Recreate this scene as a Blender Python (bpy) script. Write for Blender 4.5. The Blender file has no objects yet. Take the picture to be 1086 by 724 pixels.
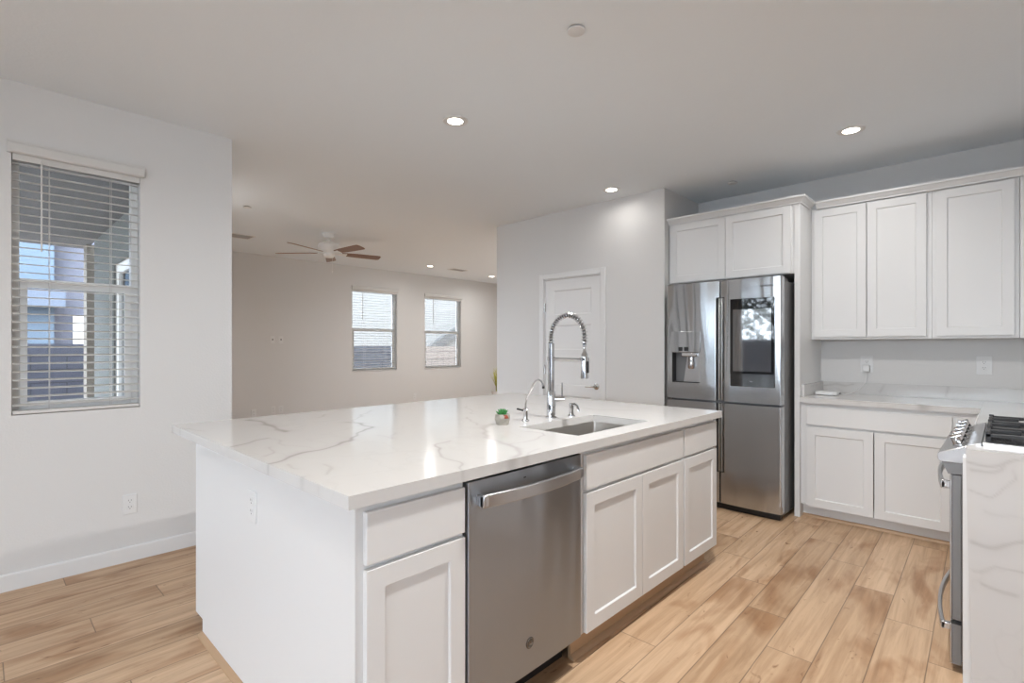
import bpy, bmesh, math, random
import numpy as np
from mathutils import Vector, Matrix

random.seed(7)
SC = bpy.context.scene
COL = SC.collection
R = math.radians

# ------------------------------------------------------------------ camera, sky, light, exposure
YAW = 43.81
cam_d = bpy.data.cameras.new('camera')
cam = bpy.data.objects.new('camera', cam_d)
COL.objects.link(cam)
cam.location = (0, 0, 1.30)
cam.rotation_euler = (R(90), 0, R(YAW - 90))
cam_d.lens = 18.0
cam_d.sensor_width = 36.0
cam_d.shift_y = 5.2 / 1086
cam_d.clip_start = 0.02
SC.camera = cam

SC.view_settings.view_transform = 'Standard'
SC.view_settings.look = 'None'
SC.view_settings.gamma = 1.0
SC.view_settings.use_curve_mapping = False
SC.view_settings.exposure = 0.95
SC.cycles.max_bounces = 10
SC.cycles.diffuse_bounces = 7
SC.cycles.glossy_bounces = 5
SC.cycles.transparent_max_bounces = 24

SKY_NEAR, SKY_FAR = 11.0, 0.50          # radiance of the sky on the sunny side and on the far side
LAMP_W = 8.0                          # a recessed ceiling light; some are dimmed or turned up
LAMP_COL = (1.0, 0.985, 0.96)

world = bpy.data.worlds.new('world')
SC.world = world
world.use_nodes = True
wn, wl = world.node_tree.nodes, world.node_tree.links
wn.clear()
wo = wn.new('ShaderNodeOutputWorld')
bg = wn.new('ShaderNodeBackground')
tc = wn.new('ShaderNodeTexCoord')
dot = wn.new('ShaderNodeVectorMath'); dot.operation = 'DOT_PRODUCT'
sd = Vector((-0.80, -0.25, 0.55)).normalized()
dot.inputs[1].default_value = sd
mr = wn.new('ShaderNodeMapRange')
mr.inputs[1].default_value = 0.0; mr.inputs[2].default_value = 0.95
mr.inputs[3].default_value = SKY_FAR; mr.inputs[4].default_value = SKY_NEAR
mx = wn.new('ShaderNodeMapRange')
mx.inputs[1].default_value = 0.0; mx.inputs[2].default_value = 0.9
rampw = wn.new('ShaderNodeValToRGB')
rampw.color_ramp.elements[0].color = (0.88, 0.945, 1.0, 1)
rampw.color_ramp.elements[1].color = (0.84, 0.92, 1.0, 1)
wl.new(tc.outputs['Generated'], dot.inputs[0])
wl.new(dot.outputs['Value'], mr.inputs[0])
wl.new(dot.outputs['Value'], mx.inputs[0])
wl.new(mx.outputs[0], rampw.inputs[0])
wl.new(rampw.outputs[0], bg.inputs[0])
wl.new(mr.outputs[0], bg.inputs[1])
wl.new(bg.outputs[0], wo.inputs[0])


def portal(name, loc, rot, sx, sy):
    d = bpy.data.lights.new(name, 'AREA')
    d.shape = 'RECTANGLE'; d.size = sx; d.size_y = sy
    d.cycles.is_portal = True
    o = bpy.data.objects.new(name, d)
    o.location = loc; o.rotation_euler = rot
    COL.objects.link(o)


portal('door_daylight', (-6.12, -.3, 1.23), (0, R(-90), 0), 2.4, 4.6)
portal('window_daylight', (-2.36, 3.16, 1.45), (0, R(-90), 0), 1.7, 1.22)
portal('window_daylight', (-3.3, -3.16, 1.5), (R(90), 0, 0), 3.4, 1.7)
portal('window_daylight', (5.03, 8.42, 1.58), (R(-90), 0, 0), 0.9, 1.45)
portal('window_daylight', (6.62, 8.42, 1.58), (R(-90), 0, 0), 0.9, 1.45)
portal('patio_daylight', (9.12, 6.5, 1.2), (0, R(90), 0), 2.3, 3.0)
portal('patio_daylight', (1.03, 6.15, 1.1), (0, R(-90), 0), 2.2, 1.8)

# ------------------------------------------------------------------ materials
MATS = {}


def pbr(name, col, rough=0.5, metal=0.0, spec=0.5, emit=None, estr=0.0, coat=0.0):
    m = bpy.data.materials.new(name)
    m.use_nodes = True
    b = m.node_tree.nodes['Principled BSDF']
    b.inputs['Base Color'].default_value = (*col, 1)
    b.inputs['Roughness'].default_value = rough
    b.inputs['Metallic'].default_value = metal
    b.inputs['Specular IOR Level'].default_value = spec
    if coat:
        b.inputs['Coat Weight'].default_value = coat
    if emit:
        b.inputs['Emission Color'].default_value = (*emit, 1)
        b.inputs['Emission Strength'].default_value = estr
    MATS[name] = m
    return m


def nodes_of(m):
    nt = m.node_tree
    return nt.nodes, nt.links, nt.nodes['Principled BSDF']


def add_bump(m, scale, strength, dist=0.002, stretch=(1, 1, 1), detail=2.0):
    n, l, b = nodes_of(m)
    t = n.new('ShaderNodeTexCoord')
    mp = n.new('ShaderNodeMapping'); mp.inputs['Scale'].default_value = stretch
    no = n.new('ShaderNodeTexNoise'); no.inputs['Scale'].default_value = scale; no.inputs['Detail'].default_value = detail
    bu = n.new('ShaderNodeBump'); bu.inputs['Strength'].default_value = strength; bu.inputs['Distance'].default_value = dist
    l.new(t.outputs['Object'], mp.inputs[0]); l.new(mp.outputs[0], no.inputs['Vector'])
    l.new(no.outputs['Fac'], bu.inputs['Height']); l.new(bu.outputs[0], b.inputs['Normal'])
    return m


WALL = add_bump(pbr('wall_paint', (0.66, 0.655, 0.65), 0.85, spec=0.2), 90, 0.25, 0.003)
CEIL = add_bump(pbr('ceiling_paint', (0.775, 0.82, 0.86), 0.9, spec=0.15), 70, 0.3, 0.003)
TRIM = pbr('trim_paint', (0.71, 0.71, 0.71), 0.4)
CAB = add_bump(pbr('cabinet_paint', (0.70, 0.70, 0.70), 0.38, spec=0.4), 60, 0.03, 0.001)
PLASTIC = pbr('white_plastic', (0.70, 0.70, 0.70), 0.35)
VINYL = pbr('white_vinyl', (0.84, 0.84, 0.83), 0.35)
SLAT = pbr('blind_slat', (0.62, 0.61, 0.595), 0.5)
VENTSHADE = pbr('vent_louvre_shade', (0.36, 0.36, 0.36), 0.5)  # white louvres, greyed to stand in for the dark between them
SLOT = pbr('outlet_slot', (0.08, 0.08, 0.08), 0.6)
BLACK = pbr('black_plastic', (0.012, 0.012, 0.013), 0.45)
DARK = pbr('dark_gap', (0.01, 0.01, 0.01), 0.8)
CHROME = pbr('polished_chrome', (0.60, 0.60, 0.61), 0.06, 1.0)
HOSE = pbr('dark_hose', (0.10, 0.10, 0.10), 0.4, 0.3)
NICKEL = pbr('brushed_nickel', (0.55, 0.54, 0.52), 0.25, 1.0)
IRON = pbr('cast_iron', (0.022, 0.022, 0.024), 0.5)
ENAMEL = pbr('black_enamel', (0.015, 0.015, 0.017), 0.15)
GLASSBLK = pbr('screen_glass', (0.006, 0.006, 0.007), 0.03, spec=0.8)
DISPLAY = pbr('screen_display', (0.05, 0.052, 0.055), 0.04, spec=1.0, coat=1.0)
DISPLAY.node_tree.nodes['Principled BSDF'].inputs['IOR'].default_value = 2.0
LENS = pbr('lamp_lens', (0.9, 0.88, 0.84), 0.4, emit=(1.0, 0.90, 0.76), estr=9.0)
LENS.cycles.emission_sampling = 'NONE'
FANWOOD = pbr('walnut_blade', (0.20, 0.095, 0.05), 0.35)
FANBACK = pbr('fan_white', (0.80, 0.80, 0.79), 0.35)
SHOE = add_bump(pbr('oak_moulding', (0.42, 0.275, 0.165), 0.45), 20, 0.1, 0.001, (1, 1, 1))
LETTER = pbr('grey_lettering', (0.10, 0.10, 0.10), 0.4, 0.3)
BADGE = pbr('badge_grey', (0.09, 0.085, 0.08), 0.35, 0.5)
POTGREY = add_bump(pbr('concrete_pot', (0.36, 0.335, 0.29), 0.8), 300, 0.3, 0.001)
RUST = pbr('rust_patch', (0.28, 0.055, 0.025), 0.6)
LEAF = pbr('succulent_leaf', (0.05, 0.24, 0.06), 0.4)
GRASSL = pbr('yellow_green_blade', (0.42, 0.40, 0.05), 0.5)
STUCCO = add_bump(pbr('exterior_stucco', (0.20, 0.18, 0.155), 0.9), 60, 0.8, 0.01)
BLUEPAINT = pbr('blue_grey_render', (0.10, 0.135, 0.18), 0.9)
LAVENDER = pbr('pale_render', (0.125, 0.13, 0.165), 0.9)
SOFFIT = pbr('patio_soffit', (0.17, 0.17, 0.18), 0.9)
DKROOF = pbr('dark_roof', (0.10, 0.12, 0.16), 0.8)
FASCIA = pbr('grey_fascia', (0.09, 0.09, 0.09), 0.8)
GRAVEL = add_bump(pbr('desert_gravel', (0.42, 0.36, 0.30), 0.95), 40, 0.6, 0.01)
BARK = pbr('bark', (0.10, 0.07, 0.05), 0.9)
TREELEAF = pbr('tree_leaf', (0.035, 0.06, 0.02), 0.6)
BINBLUE = pbr('bin_blue', (0.03, 0.07, 0.13), 0.5)


def steel(name, base, rough, wobble, aniso):
    """sheet steel with a horizontal brushing: reflections smear up and down"""
    m = pbr(name, base, rough, 1.0)
    n, l, b = nodes_of(m)
    b.inputs['Anisotropic'].default_value = aniso
    tg = n.new('ShaderNodeCombineXYZ'); tg.inputs[2].default_value = 1.0
    l.new(tg.outputs[0], b.inputs['Tangent'])
    t = n.new('ShaderNodeTexCoord')
    mp = n.new('ShaderNodeMapping'); mp.inputs['Scale'].default_value = (1.0, 1.0, 0.14)
    no = n.new('ShaderNodeTexNoise'); no.inputs['Scale'].default_value = 5.5; no.inputs['Detail'].default_value = 0.6
    bu = n.new('ShaderNodeBump'); bu.inputs['Strength'].default_value = wobble; bu.inputs['Distance'].default_value = 0.05
    l.new(t.outputs['Object'], mp.inputs[0]); l.new(mp.outputs[0], no.inputs['Vector']); l.new(no.outputs['Fac'], bu.inputs['Height'])
    l.new(bu.outputs[0], b.inputs['Normal'])
    return m


STEEL = steel('stainless_steel', (0.51, 0.525, 0.545), 0.17, 0.60, 0.75)
STEELD = steel('dishwasher_steel', (0.36, 0.385, 0.42), 0.32, 0.55, 0.93)
STEELS = pbr('range_steel', (0.52, 0.52, 0.53), 0.28, 1.0)
SINKST = add_bump(pbr('sink_steel', (0.62, 0.60, 0.575), 0.34, 1.0), 40, 0.1, 0.001, (1, 1, 8))
GREYSIDE = pbr('appliance_side', (0.20, 0.20, 0.205), 0.4, 0.4)


def thin_glass(name, tint=(1, 1, 1), ior=1.45):
    m = bpy.data.materials.new(name); m.use_nodes = True
    n, l = m.node_tree.nodes, m.node_tree.links
    n.clear()
    o = n.new('ShaderNodeOutputMaterial'); mix = n.new('ShaderNodeMixShader')
    tr = n.new('ShaderNodeBsdfTransparent'); tr.inputs[0].default_value = (*tint, 1)
    gl = n.new('ShaderNodeBsdfGlossy'); gl.inputs['Roughness'].default_value = 0.01
    fr = n.new('ShaderNodeFresnel'); fr.inputs[0].default_value = ior
    l.new(fr.outputs[0], mix.inputs[0]); l.new(tr.outputs[0], mix.inputs[1]); l.new(gl.outputs[0], mix.inputs[2])
    l.new(mix.outputs[0], o.inputs[0])
    return m


GLASS = thin_glass('window_glass', (0.93, 0.95, 0.97))


def math_node(n, l, op, a, b=None, c=None):
    x = n.new('ShaderNodeMath'); x.operation = op
    for i, v in enumerate((a, b, c)):
        if v is None:
            continue
        if isinstance(v, (int, float)):
            x.inputs[i].default_value = v
        else:
            l.new(v, x.inputs[i])
    return x.outputs[0]


def floor_material():
    m = pbr('oak_plank_floor', (0.5, 0.33, 0.2), 0.38, spec=0.4)
    n, l, b = nodes_of(m)
    M = lambda op, a, b_=None, c=None: math_node(n, l, op, a, b_, c)
    t = n.new('ShaderNodeTexCoord'); s = n.new('ShaderNodeSeparateXYZ')
    l.new(t.outputs['Object'], s.inputs[0])
    x, y = s.outputs[0], s.outputs[1]
    yy = M('SUBTRACT', y, M('MULTIPLY', M('SUBTRACT', x, 2.5), 0.02))
    r = M('DIVIDE', M('SUBTRACT', yy, 0.045), 0.175)
    row = M('FLOOR', r); rf = M('FRACT', r)
    c = M('DIVIDE', M('SUBTRACT', M('SUBTRACT', x, 1.47), M('MULTIPLY', row, 0.30)), 1.24)
    colm = M('FLOOR', c); cf = M('FRACT', c)
    cid = n.new('ShaderNodeCombineXYZ'); l.new(row, cid.inputs[0]); l.new(colm, cid.inputs[1])
    wh = n.new('ShaderNodeTexWhiteNoise'); wh.noise_dimensions = '3D'; l.new(cid.outputs[0], wh.inputs['Vector'])
    rnd = wh.outputs['Value']
    # grain, each plank shifted
    gx = n.new('ShaderNodeCombineXYZ')
    l.new(M('MULTIPLY', x, 1.6), gx.inputs[0]); l.new(M('MULTIPLY', yy, 26.0), gx.inputs[1]); l.new(M('MULTIPLY', rnd, 57.0), gx.inputs[2])
    g = n.new('ShaderNodeTexNoise'); g.inputs['Scale'].default_value = 1.0; g.inputs['Detail'].default_value = 6.0; g.inputs['Roughness'].default_value = 0.62
    g.inputs['Distortion'].default_value = 0.7
    l.new(gx.outputs[0], g.inputs['Vector'])
    px = n.new('ShaderNodeCombineXYZ')
    l.new(M('MULTIPLY', x, 2.2), px.inputs[0]); l.new(M('MULTIPLY', yy, 6.5), px.inputs[1]); l.new(M('MULTIPLY', rnd, 91.0), px.inputs[2])
    p = n.new('ShaderNodeTexNoise'); p.inputs['Scale'].default_value = 1.0; p.inputs['Detail'].default_value = 3.0; p.inputs['Distortion'].default_value = 0.6
    l.new(px.outputs[0], p.inputs['Vector'])
    kx = n.new('ShaderNodeCombineXYZ')
    l.new(M('MULTIPLY', x, 7.0), kx.inputs[0]); l.new(M('MULTIPLY', yy, 17.0), kx.inputs[1]); l.new(M('MULTIPLY', rnd, 33.0), kx.inputs[2])
    k = n.new('ShaderNodeTexNoise'); k.inputs['Scale'].default_value = 1.0; k.inputs['Detail'].default_value = 4.0; k.inputs['Distortion'].default_value = 2.0
    l.new(kx.outputs[0], k.inputs['Vector'])
    tone = n.new('ShaderNodeValToRGB'); e = tone.color_ramp.elements
    e[0].color = (0.49, 0.335, 0.21, 1); e[1].color = (0.63, 0.45, 0.30, 1)
    l.new(rnd, tone.inputs[0])
    grr = n.new('ShaderNodeValToRGB'); e = grr.color_ramp.elements
    e[0].position = 0.34; e[0].color = (0.74, 0.68, 0.62, 1); e[1].position = 0.62; e[1].color = (1.04, 1.03, 1.02, 1)
    l.new(g.outputs['Fac'], grr.inputs[0])
    pr = n.new('ShaderNodeValToRGB'); e = pr.color_ramp.elements
    e[0].position = 0.32; e[0].color = (0.68, 0.56, 0.46, 1); e[1].position = 0.50; e[1].color = (1, 1, 1, 1)
    l.new(p.outputs['Fac'], pr.inputs[0])
    kr = n.new('ShaderNodeValToRGB'); e = kr.color_ramp.elements
    e[0].position = 0.24; e[0].color = (0.45, 0.34, 0.26, 1); e[1].position = 0.34; e[1].color = (1, 1, 1, 1)
    l.new(k.outputs['Fac'], kr.inputs[0])

    def mul(a, b_):
        q = n.new('ShaderNodeMix'); q.data_type = 'RGBA'; q.blend_type = 'MULTIPLY'; q.inputs[0].default_value = 1.0
        l.new(a, q.inputs[6]); l.new(b_, q.inputs[7]); return q.outputs[2]
    colr = mul(mul(mul(tone.outputs[0], grr.outputs[0]), pr.outputs[0]), kr.outputs[0])
    # seams
    er = M('MULTIPLY', M('MINIMUM', rf, M('SUBTRACT', 1.0, rf)), 0.175)
    ec = M('MULTIPLY', M('MINIMUM', cf, M('SUBTRACT', 1.0, cf)), 1.24)
    ed = M('MINIMUM', er, ec)
    sm = n.new('ShaderNodeMapRange'); sm.inputs[1].default_value = 0.0008; sm.inputs[2].default_value = 0.0030
    sm.inputs[3].default_value = 0.42; sm.inputs[4].default_value = 1.0
    l.new(ed, sm.inputs[0])
    cs = n.new('ShaderNodeCombineXYZ')
    for i in range(3):
        l.new(sm.outputs[0], cs.inputs[i])
    l.new(mul(colr, cs.outputs[0]), b.inputs['Base Color'])
    bu = n.new('ShaderNodeBump'); bu.inputs['Strength'].default_value = 0.25; bu.inputs['Distance'].default_value = 0.002
    l.new(M('ADD', sm.outputs[0], M('MULTIPLY', g.outputs['Fac'], 0.25)), bu.inputs['Height'])
    l.new(bu.outputs[0], b.inputs['Normal'])
    return m


FLOOR = floor_material()


def quartz_material():
    """white quartz; the mesh attribute 'vein' carries the main veins, faint clouds are procedural"""
    m = pbr('veined_quartz', (0.85, 0.835, 0.82), 0.14, spec=0.38)
    n, l, b = nodes_of(m)
    at = n.new('ShaderNodeAttribute'); at.attribute_name = 'vein'
    t = n.new('ShaderNodeTexCoord')
    w = n.new('ShaderNodeTexNoise'); w.inputs['Scale'].default_value = 2.3; w.inputs['Detail'].default_value = 4
    l.new(t.outputs['Object'], w.inputs['Vector'])
    # thin faint threads where the noise crosses its middle
    a = math_node(n, l, 'ABSOLUTE', math_node(n, l, 'SUBTRACT', w.outputs['Fac'], 0.5))
    th = n.new('ShaderNodeMapRange'); th.inputs[1].default_value = 0.0; th.inputs[2].default_value = 0.012
    th.inputs[3].default_value = 0.06; th.inputs[4].default_value = 0.0
    l.new(a, th.inputs[0])
    f = math_node(n, l, 'MINIMUM', math_node(n, l, 'ADD', at.outputs['Fac'], th.outputs[0]), 1.0)
    mix = n.new('ShaderNodeMix'); mix.data_type = 'RGBA'
    mix.inputs[6].default_value = (0.60, 0.59, 0.58, 1); mix.inputs[7].default_value = (0.33, 0.31, 0.295, 1)
    l.new(f, mix.inputs[0]); l.new(mix.outputs[2], b.inputs['Base Color'])
    return m


QUARTZ = quartz_material()


def block_material(name, base, mortar):
    m = pbr(name, base, 0.95, spec=0.1)
    n, l, b = nodes_of(m)
    t = n.new('ShaderNodeTexCoord'); s = n.new('ShaderNodeSeparateXYZ'); c = n.new('ShaderNodeCombineXYZ')
    l.new(t.outputs['Object'], s.inputs[0])
    l.new(math_node(n, l, 'ADD', s.outputs[0], s.outputs[1]), c.inputs[0]); l.new(s.outputs[2], c.inputs[1])
    br = n.new('ShaderNodeTexBrick')
    br.inputs['Color1'].default_value = (*base, 1)
    br.inputs['Color2'].default_value = (*[v * 0.88 for v in base], 1)
    br.inputs['Mortar'].default_value = (*mortar, 1)
    br.inputs['Scale'].default_value = 1.0; br.inputs['Brick Width'].default_value = 0.41; br.inputs['Row Height'].default_value = 0.2
    br.inputs['Mortar Size'].default_value = 0.008
    l.new(c.outputs[0], br.inputs['Vector']); l.new(br.outputs['Color'], b.inputs['Base Color'])
    return m


CMU_BLUE = block_material('blue_grey_block', (0.09, 0.096, 0.125), (0.04, 0.04, 0.05))
CMU_SHADED = block_material('shaded_block', (0.075, 0.08, 0.095), (0.035, 0.035, 0.04))  # shaded stretch of the garden wall, shade put into the colour
CMU_SUNLIT = block_material('sunlit_block', (0.26, 0.225, 0.205), (0.12, 0.10, 0.095))  # sunlit stretch of the garden wall, sunlight put into the colour

# ------------------------------------------------------------------ mesh helpers
ORIGIN = {}


class MB:
    def __init__(self):
        self.v, self.f = [], []

    def add(self, verts, faces):
        o = len(self.v)
        self.v += [tuple(p) for p in verts]
        self.f += [tuple(i + o for i in q) for q in faces]
        return self

    def box(self, x0, x1, y0, y1, z0, z1):
        x0, x1 = min(x0, x1), max(x0, x1); y0, y1 = min(y0, y1), max(y0, y1); z0, z1 = min(z0, z1), max(z0, z1)
        v = [(x, y, z) for x in (x0, x1) for y in (y0, y1) for z in (z0, z1)]
        return self.add(v, [(0, 1, 3, 2), (4, 6, 7, 5), (0, 4, 5, 1), (2, 3, 7, 6), (0, 2, 6, 4), (1, 5, 7, 3)])

    def hexa(self, a, b):
        """two quads of four points each, joined"""
        return self.add(list(a) + list(b), [(0, 1, 2, 3), (7, 6, 5, 4), (0, 4, 5, 1), (1, 5, 6, 2), (2, 6, 7, 3), (3, 7, 4, 0)])

    def prism(self, pts, axis, a, b):
        """outline in the two other axes, extruded along axis from a to b"""
        n = len(pts)
        mk = {'x': lambda p, t: (t, p[0], p[1]), 'y': lambda p, t: (p[0], t, p[1]), 'z': lambda p, t: (p[0], p[1], t)}[axis]
        v = [mk(p, a) for p in pts] + [mk(p, b) for p in pts]
        f = [tuple(range(n)), tuple(range(2 * n - 1, n - 1, -1))]
        f += [(i, (i + 1) % n, (i + 1) % n + n, i + n) for i in range(n)]
        return self.add(v, f)

    def lathe(self, prof, c=(0, 0, 0), seg=24, axis='z', M=None):
        """prof: (radius, height) list"""
        v, f = [], []
        n = len(prof)
        for i in range(seg):
            a = 2 * math.pi * i / seg
            for r, h in prof:
                p = Vector((r * math.cos(a), r * math.sin(a), h))
                if axis == 'x': p = Vector((p.z, p.x, p.y))
                elif axis == 'y': p = Vector((p.y, p.z, p.x))
                if M is not None: p = M @ p
                v.append((p.x + c[0], p.y + c[1], p.z + c[2]))
        for i in range(seg):
            j = (i + 1) % seg
            for k in range(n - 1):
                f.append((i * n + k, j * n + k, j * n + k + 1, i * n + k + 1))
        if prof[0][0] > 1e-6: f.append(tuple(i * n for i in range(seg)))
        if prof[-1][0] > 1e-6: f.append(tuple(i * n + n - 1 for i in range(seg)))
        return self.add(v, f)

    def cyl(self, p0, p1, r0, r1=None, seg=20):
        return self.tube([p0, p1], [r0, r0 if r1 is None else r1], seg)

    def tube(self, path, r, seg=12, squash=None):
        P = [Vector(p) for p in path]
        n = len(P)
        rr = r if isinstance(r, (list, tuple)) else [r] * n
        T = [(P[min(i + 1, n - 1)] - P[max(i - 1, 0)]).normalized() for i in range(n)]
        ref = Vector((0, 0, 1)) if abs(T[0].z) < 0.9 else Vector((1, 0, 0))
        u = T[0].cross(ref).normalized()
        v, f = [], []
        for i in range(n):
            u = (u - T[i] * u.dot(T[i])).normalized()
            w = T[i].cross(u)
            for k in range(seg):
                a = 2 * math.pi * k / seg
                ca, sa = math.cos(a), math.sin(a)
                if squash: ca *= squash
                q = P[i] + (u * ca + w * sa) * rr[i]
                v.append(q[:])
        for i in range(n - 1):
            for k in range(seg):
                k2 = (k + 1) % seg
                f.append((i * seg + k, i * seg + k2, (i + 1) * seg + k2, (i + 1) * seg + k))
        f.append(tuple(range(seg))); f.append(tuple(range((n - 1) * seg, n * seg)))
        return self.add(v, f)

    def sweep(self, prof, path, side=1):
        """prof (outward, z) closed outline carried along a flat polyline (x, y); mitred corners"""
        P = [Vector((p[0], p[1])) for p in path]
        n = len(P); rings = []
        for i in range(n):
            d0 = (P[i] - P[i - 1]).normalized() if i > 0 else None
            d1 = (P[i + 1] - P[i]).normalized() if i < n - 1 else None
            n0 = Vector((d0.y, -d0.x)) * side if d0 else None
            n1 = Vector((d1.y, -d1.x)) * side if d1 else None
            if n0 is None: off = n1
            elif n1 is None: off = n0
            else:
                off = (n0 + n1); off = off / (1 + n0.dot(n1))
            rings.append([(P[i].x + off.x * o, P[i].y + off.y * o, z) for o, z in prof])
        m = len(prof)
        v = [p for r_ in rings for p in r_]
        f = [tuple(range(m)), tuple(range((n - 1) * m, n * m))]
        for i in range(n - 1):
            for k in range(m):
                k2 = (k + 1) % m
                f.append((i * m + k, i * m + k2, (i + 1) * m + k2, (i + 1) * m + k))
        return self.add(v, f)

    def build(self, name, mat, parent=None, bevel=0.0, smooth=True, seg=2, loc=None):
        me = bpy.data.meshes.new(name)
        o = bpy.data.objects.new(name, me)
        COL.objects.link(o)
        off = ORIGIN.get(parent, (0, 0, 0)) if parent is not None else (loc or (0, 0, 0))
        me.from_pydata([(a - off[0], b - off[1], c - off[2]) for a, b, c in self.v], [], self.f)
        bm = bmesh.new(); bm.from_mesh(me)
        bmesh.ops.recalc_face_normals(bm, faces=bm.faces)
        bm.to_mesh(me); bm.free()
        if smooth:
            me.polygons.foreach_set('use_smooth', [True] * len(me.polygons))
            me.set_sharp_from_angle(angle=R(32))
        me.materials.append(mat)
        if parent is not None:
            o.parent = parent
            ORIGIN[o] = off
        else:
            o.location = off
            ORIGIN[o] = off
        if bevel:
            b = o.modifiers.new('bevel', 'BEVEL')
            b.width = bevel; b.segments = seg; b.limit_method = 'ANGLE'; b.angle_limit = R(40)
        return o


def thing(name, label, cat, loc=(0, 0, 0), group=None):
    o = bpy.data.objects.new(name, None)
    o.empty_display_size = 0.1
    COL.objects.link(o)
    o.location = loc
    ORIGIN[o] = tuple(loc)
    return tag(o, label, cat, group)


def tag(o, label, cat, group=None):
    o['label'] = label; o['category'] = cat
    if group: o['group'] = group
    return o


def struct(mb, name, mat, parent=None, bevel=0.0, label=None):
    o = mb.build(name, mat, parent, bevel)
    if parent is None: o['kind'] = 'structure'
    if label: o['label'] = label
    return o


def copy_tree(o, parent=None, shift=None):
    c = o.copy(); COL.objects.link(c)
    if parent is not None: c.parent = parent
    for ch in list(o.children):
        copy_tree(ch, c)
    if shift is not None:
        c.location = tuple(a + b for a, b in zip(o.location, shift))
    return c


def text_mesh(name, body, size, mat, parent, M, depth=0.0004, origin=(0, 0, 0), align='CENTER'):
    cu = bpy.data.curves.new(name, 'FONT')
    cu.body = body; cu.size = size; cu.extrude = depth; cu.align_x = align; cu.align_y = 'CENTER'
    tmp = bpy.data.objects.new(name + '_tmp', cu)
    COL.objects.link(tmp)
    dg = bpy.context.evaluated_depsgraph_get()
    me = bpy.data.meshes.new_from_object(tmp.evaluated_get(dg))
    bpy.data.objects.remove(tmp)
    me.transform(M)
    me.transform(Matrix.Translation(-Vector(origin)))
    me.materials.clear(); me.materials.append(mat)
    o = bpy.data.objects.new(name, me); COL.objects.link(o)
    o.parent = parent
    return o


# ------------------------------------------------------------------ room shell
H = 2.72
YW, YB, XP, XF, YR, YRW = 3.824, 8.30, 4.255, 4.96, 2.19, -0.56
XC = 1.206          # corner where the dining wall ends
XL = -2.2           # wall behind the camera
XRL = 8.95          # far right wall of the living room


def holed_wall(axis, a0, a1, z0, z1, c0, c1, holes):
    """wall running along axis from a0 to a1, thickness c0..c1, rectangular holes (a, b, z, z)"""
    mb = MB()
    xs = sorted({a0, a1, *[h[0] for h in holes], *[h[1] for h in holes]})
    for i in range(len(xs) - 1):
        s, e = xs[i], xs[i + 1]
        cuts = sorted([(h[2], h[3]) for h in holes if h[0] <= s + 1e-6 and h[1] >= e - 1e-6])
        z = z0
        for q0, q1 in cuts + [(z1, z1)]:
            if q0 > z + 1e-6:
                if axis == 'x': mb.box(s, e, c0, c1, z, q0)
                else: mb.box(c0, c1, s, e, z, q0)
            z = q1
    return mb


struct(MB().box(-6.15, XRL + .15, -3.15, YW + .15, -.08, 0).box(XC - .15, XRL + .15, YW + .15, YB + .15, -.08, 0), 'floor', FLOOR)
struct(MB().box(-6.15, XRL + .15, -3.15, YW + .15, H, H + .15).box(XC - .15, XRL + .15, YW + .15, YB + .15, H, H + .15), 'ceiling', CEIL)
W1 = (0.122, 0.688, 0.930, 2.345)          # dining window opening
WA = (4.575, 5.50, 0.845, 2.325)
WB = (6.15, 7.09, 0.845, 2.30)
struct(holed_wall('x', XL, XC, 0, H, YW, YW + .15, [W1]), 'wall_left', WALL)
struct(holed_wall('y', YW + .15, YB, 0, H, XC - .15, XC, [(5.2, 7.1, 0, 2.2)]), 'wall_living', WALL)
struct(holed_wall('x', XC - .15, XRL + .15, 0, H, YB, YB + .15, [WA, WB]), 'wall_back', WALL)
struct(holed_wall('y', 4.33, YB, 0, H, XRL, XRL + .15, [(5.0, 8.0, 0.0, 2.35)]), 'wall_far_right', WALL)
D1 = (2.862, 3.598, 0.0, 2.02)             # pantry door opening
struct(holed_wall('y', YR, 4.33, 0, H, XP, XP + .12, [D1]), 'wall_pantry', WALL)
struct(MB().box(XP + .12, XRL + .15, 4.21, 4.33, 0, H), 'wall_living_near', WALL)
struct(MB().box(XP + .12, XF, YR, YR + .12, 0, H), 'wall_recess', WALL)
struct(MB().box(XF, XF + .15, YRW, YR + .12, 0, H), 'wall_fridge', WALL)
struct(MB().box(2.40, XF + .15, YRW - .15, YRW, 0, H), 'wall_right', WALL)
struct(MB().box(2.40, 2.55, -3.0, YRW - .15, 0, H), 'wall_right_return', WALL)
WN = (-5.0, -1.6, 0.65, 2.40)
struct(holed_wall('x', -6.0, 2.55, 0, H, -3.15, -3.0, [WN]), 'wall_near', WALL)
W5 = (2.55, 3.77, .60, 2.30)
struct(holed_wall('y', 2.40, YW + .15, 0, H, XL - .15, XL, [W5]), 'wall_nook', WALL)
struct(MB().box(-6.15, XL - .15, 2.40, 2.55, 0, H), 'wall_nook_side', WALL)
D2 = (-2.60, 2.00, 0.0, 2.45)
struct(holed_wall('y', -3.15, 2.40, 0, H, -6.15, -6.0, [D2]), 'wall_rear', WALL)
# pantry interior back so that the closed door has a room behind it
BASEP = [(0, 0), (.013, 0), (.013, .083), (.008, .090), (0, .090)]
struct(MB().sweep(BASEP, [(XL, YW), (XC, YW)]), 'baseboard_left', TRIM)
struct(MB().sweep(BASEP, [(XC, YB), (XRL, YB)]), 'baseboard_back', TRIM)
struct(MB().sweep(BASEP, [(XP, 4.33), (XP, D1[1] + .075)], 1), 'baseboard_pantry', TRIM)
struct(MB().sweep(BASEP, [(XP, D1[0] - .075), (XP, YR)], 1), 'baseboard_pantry_right', TRIM)


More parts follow.
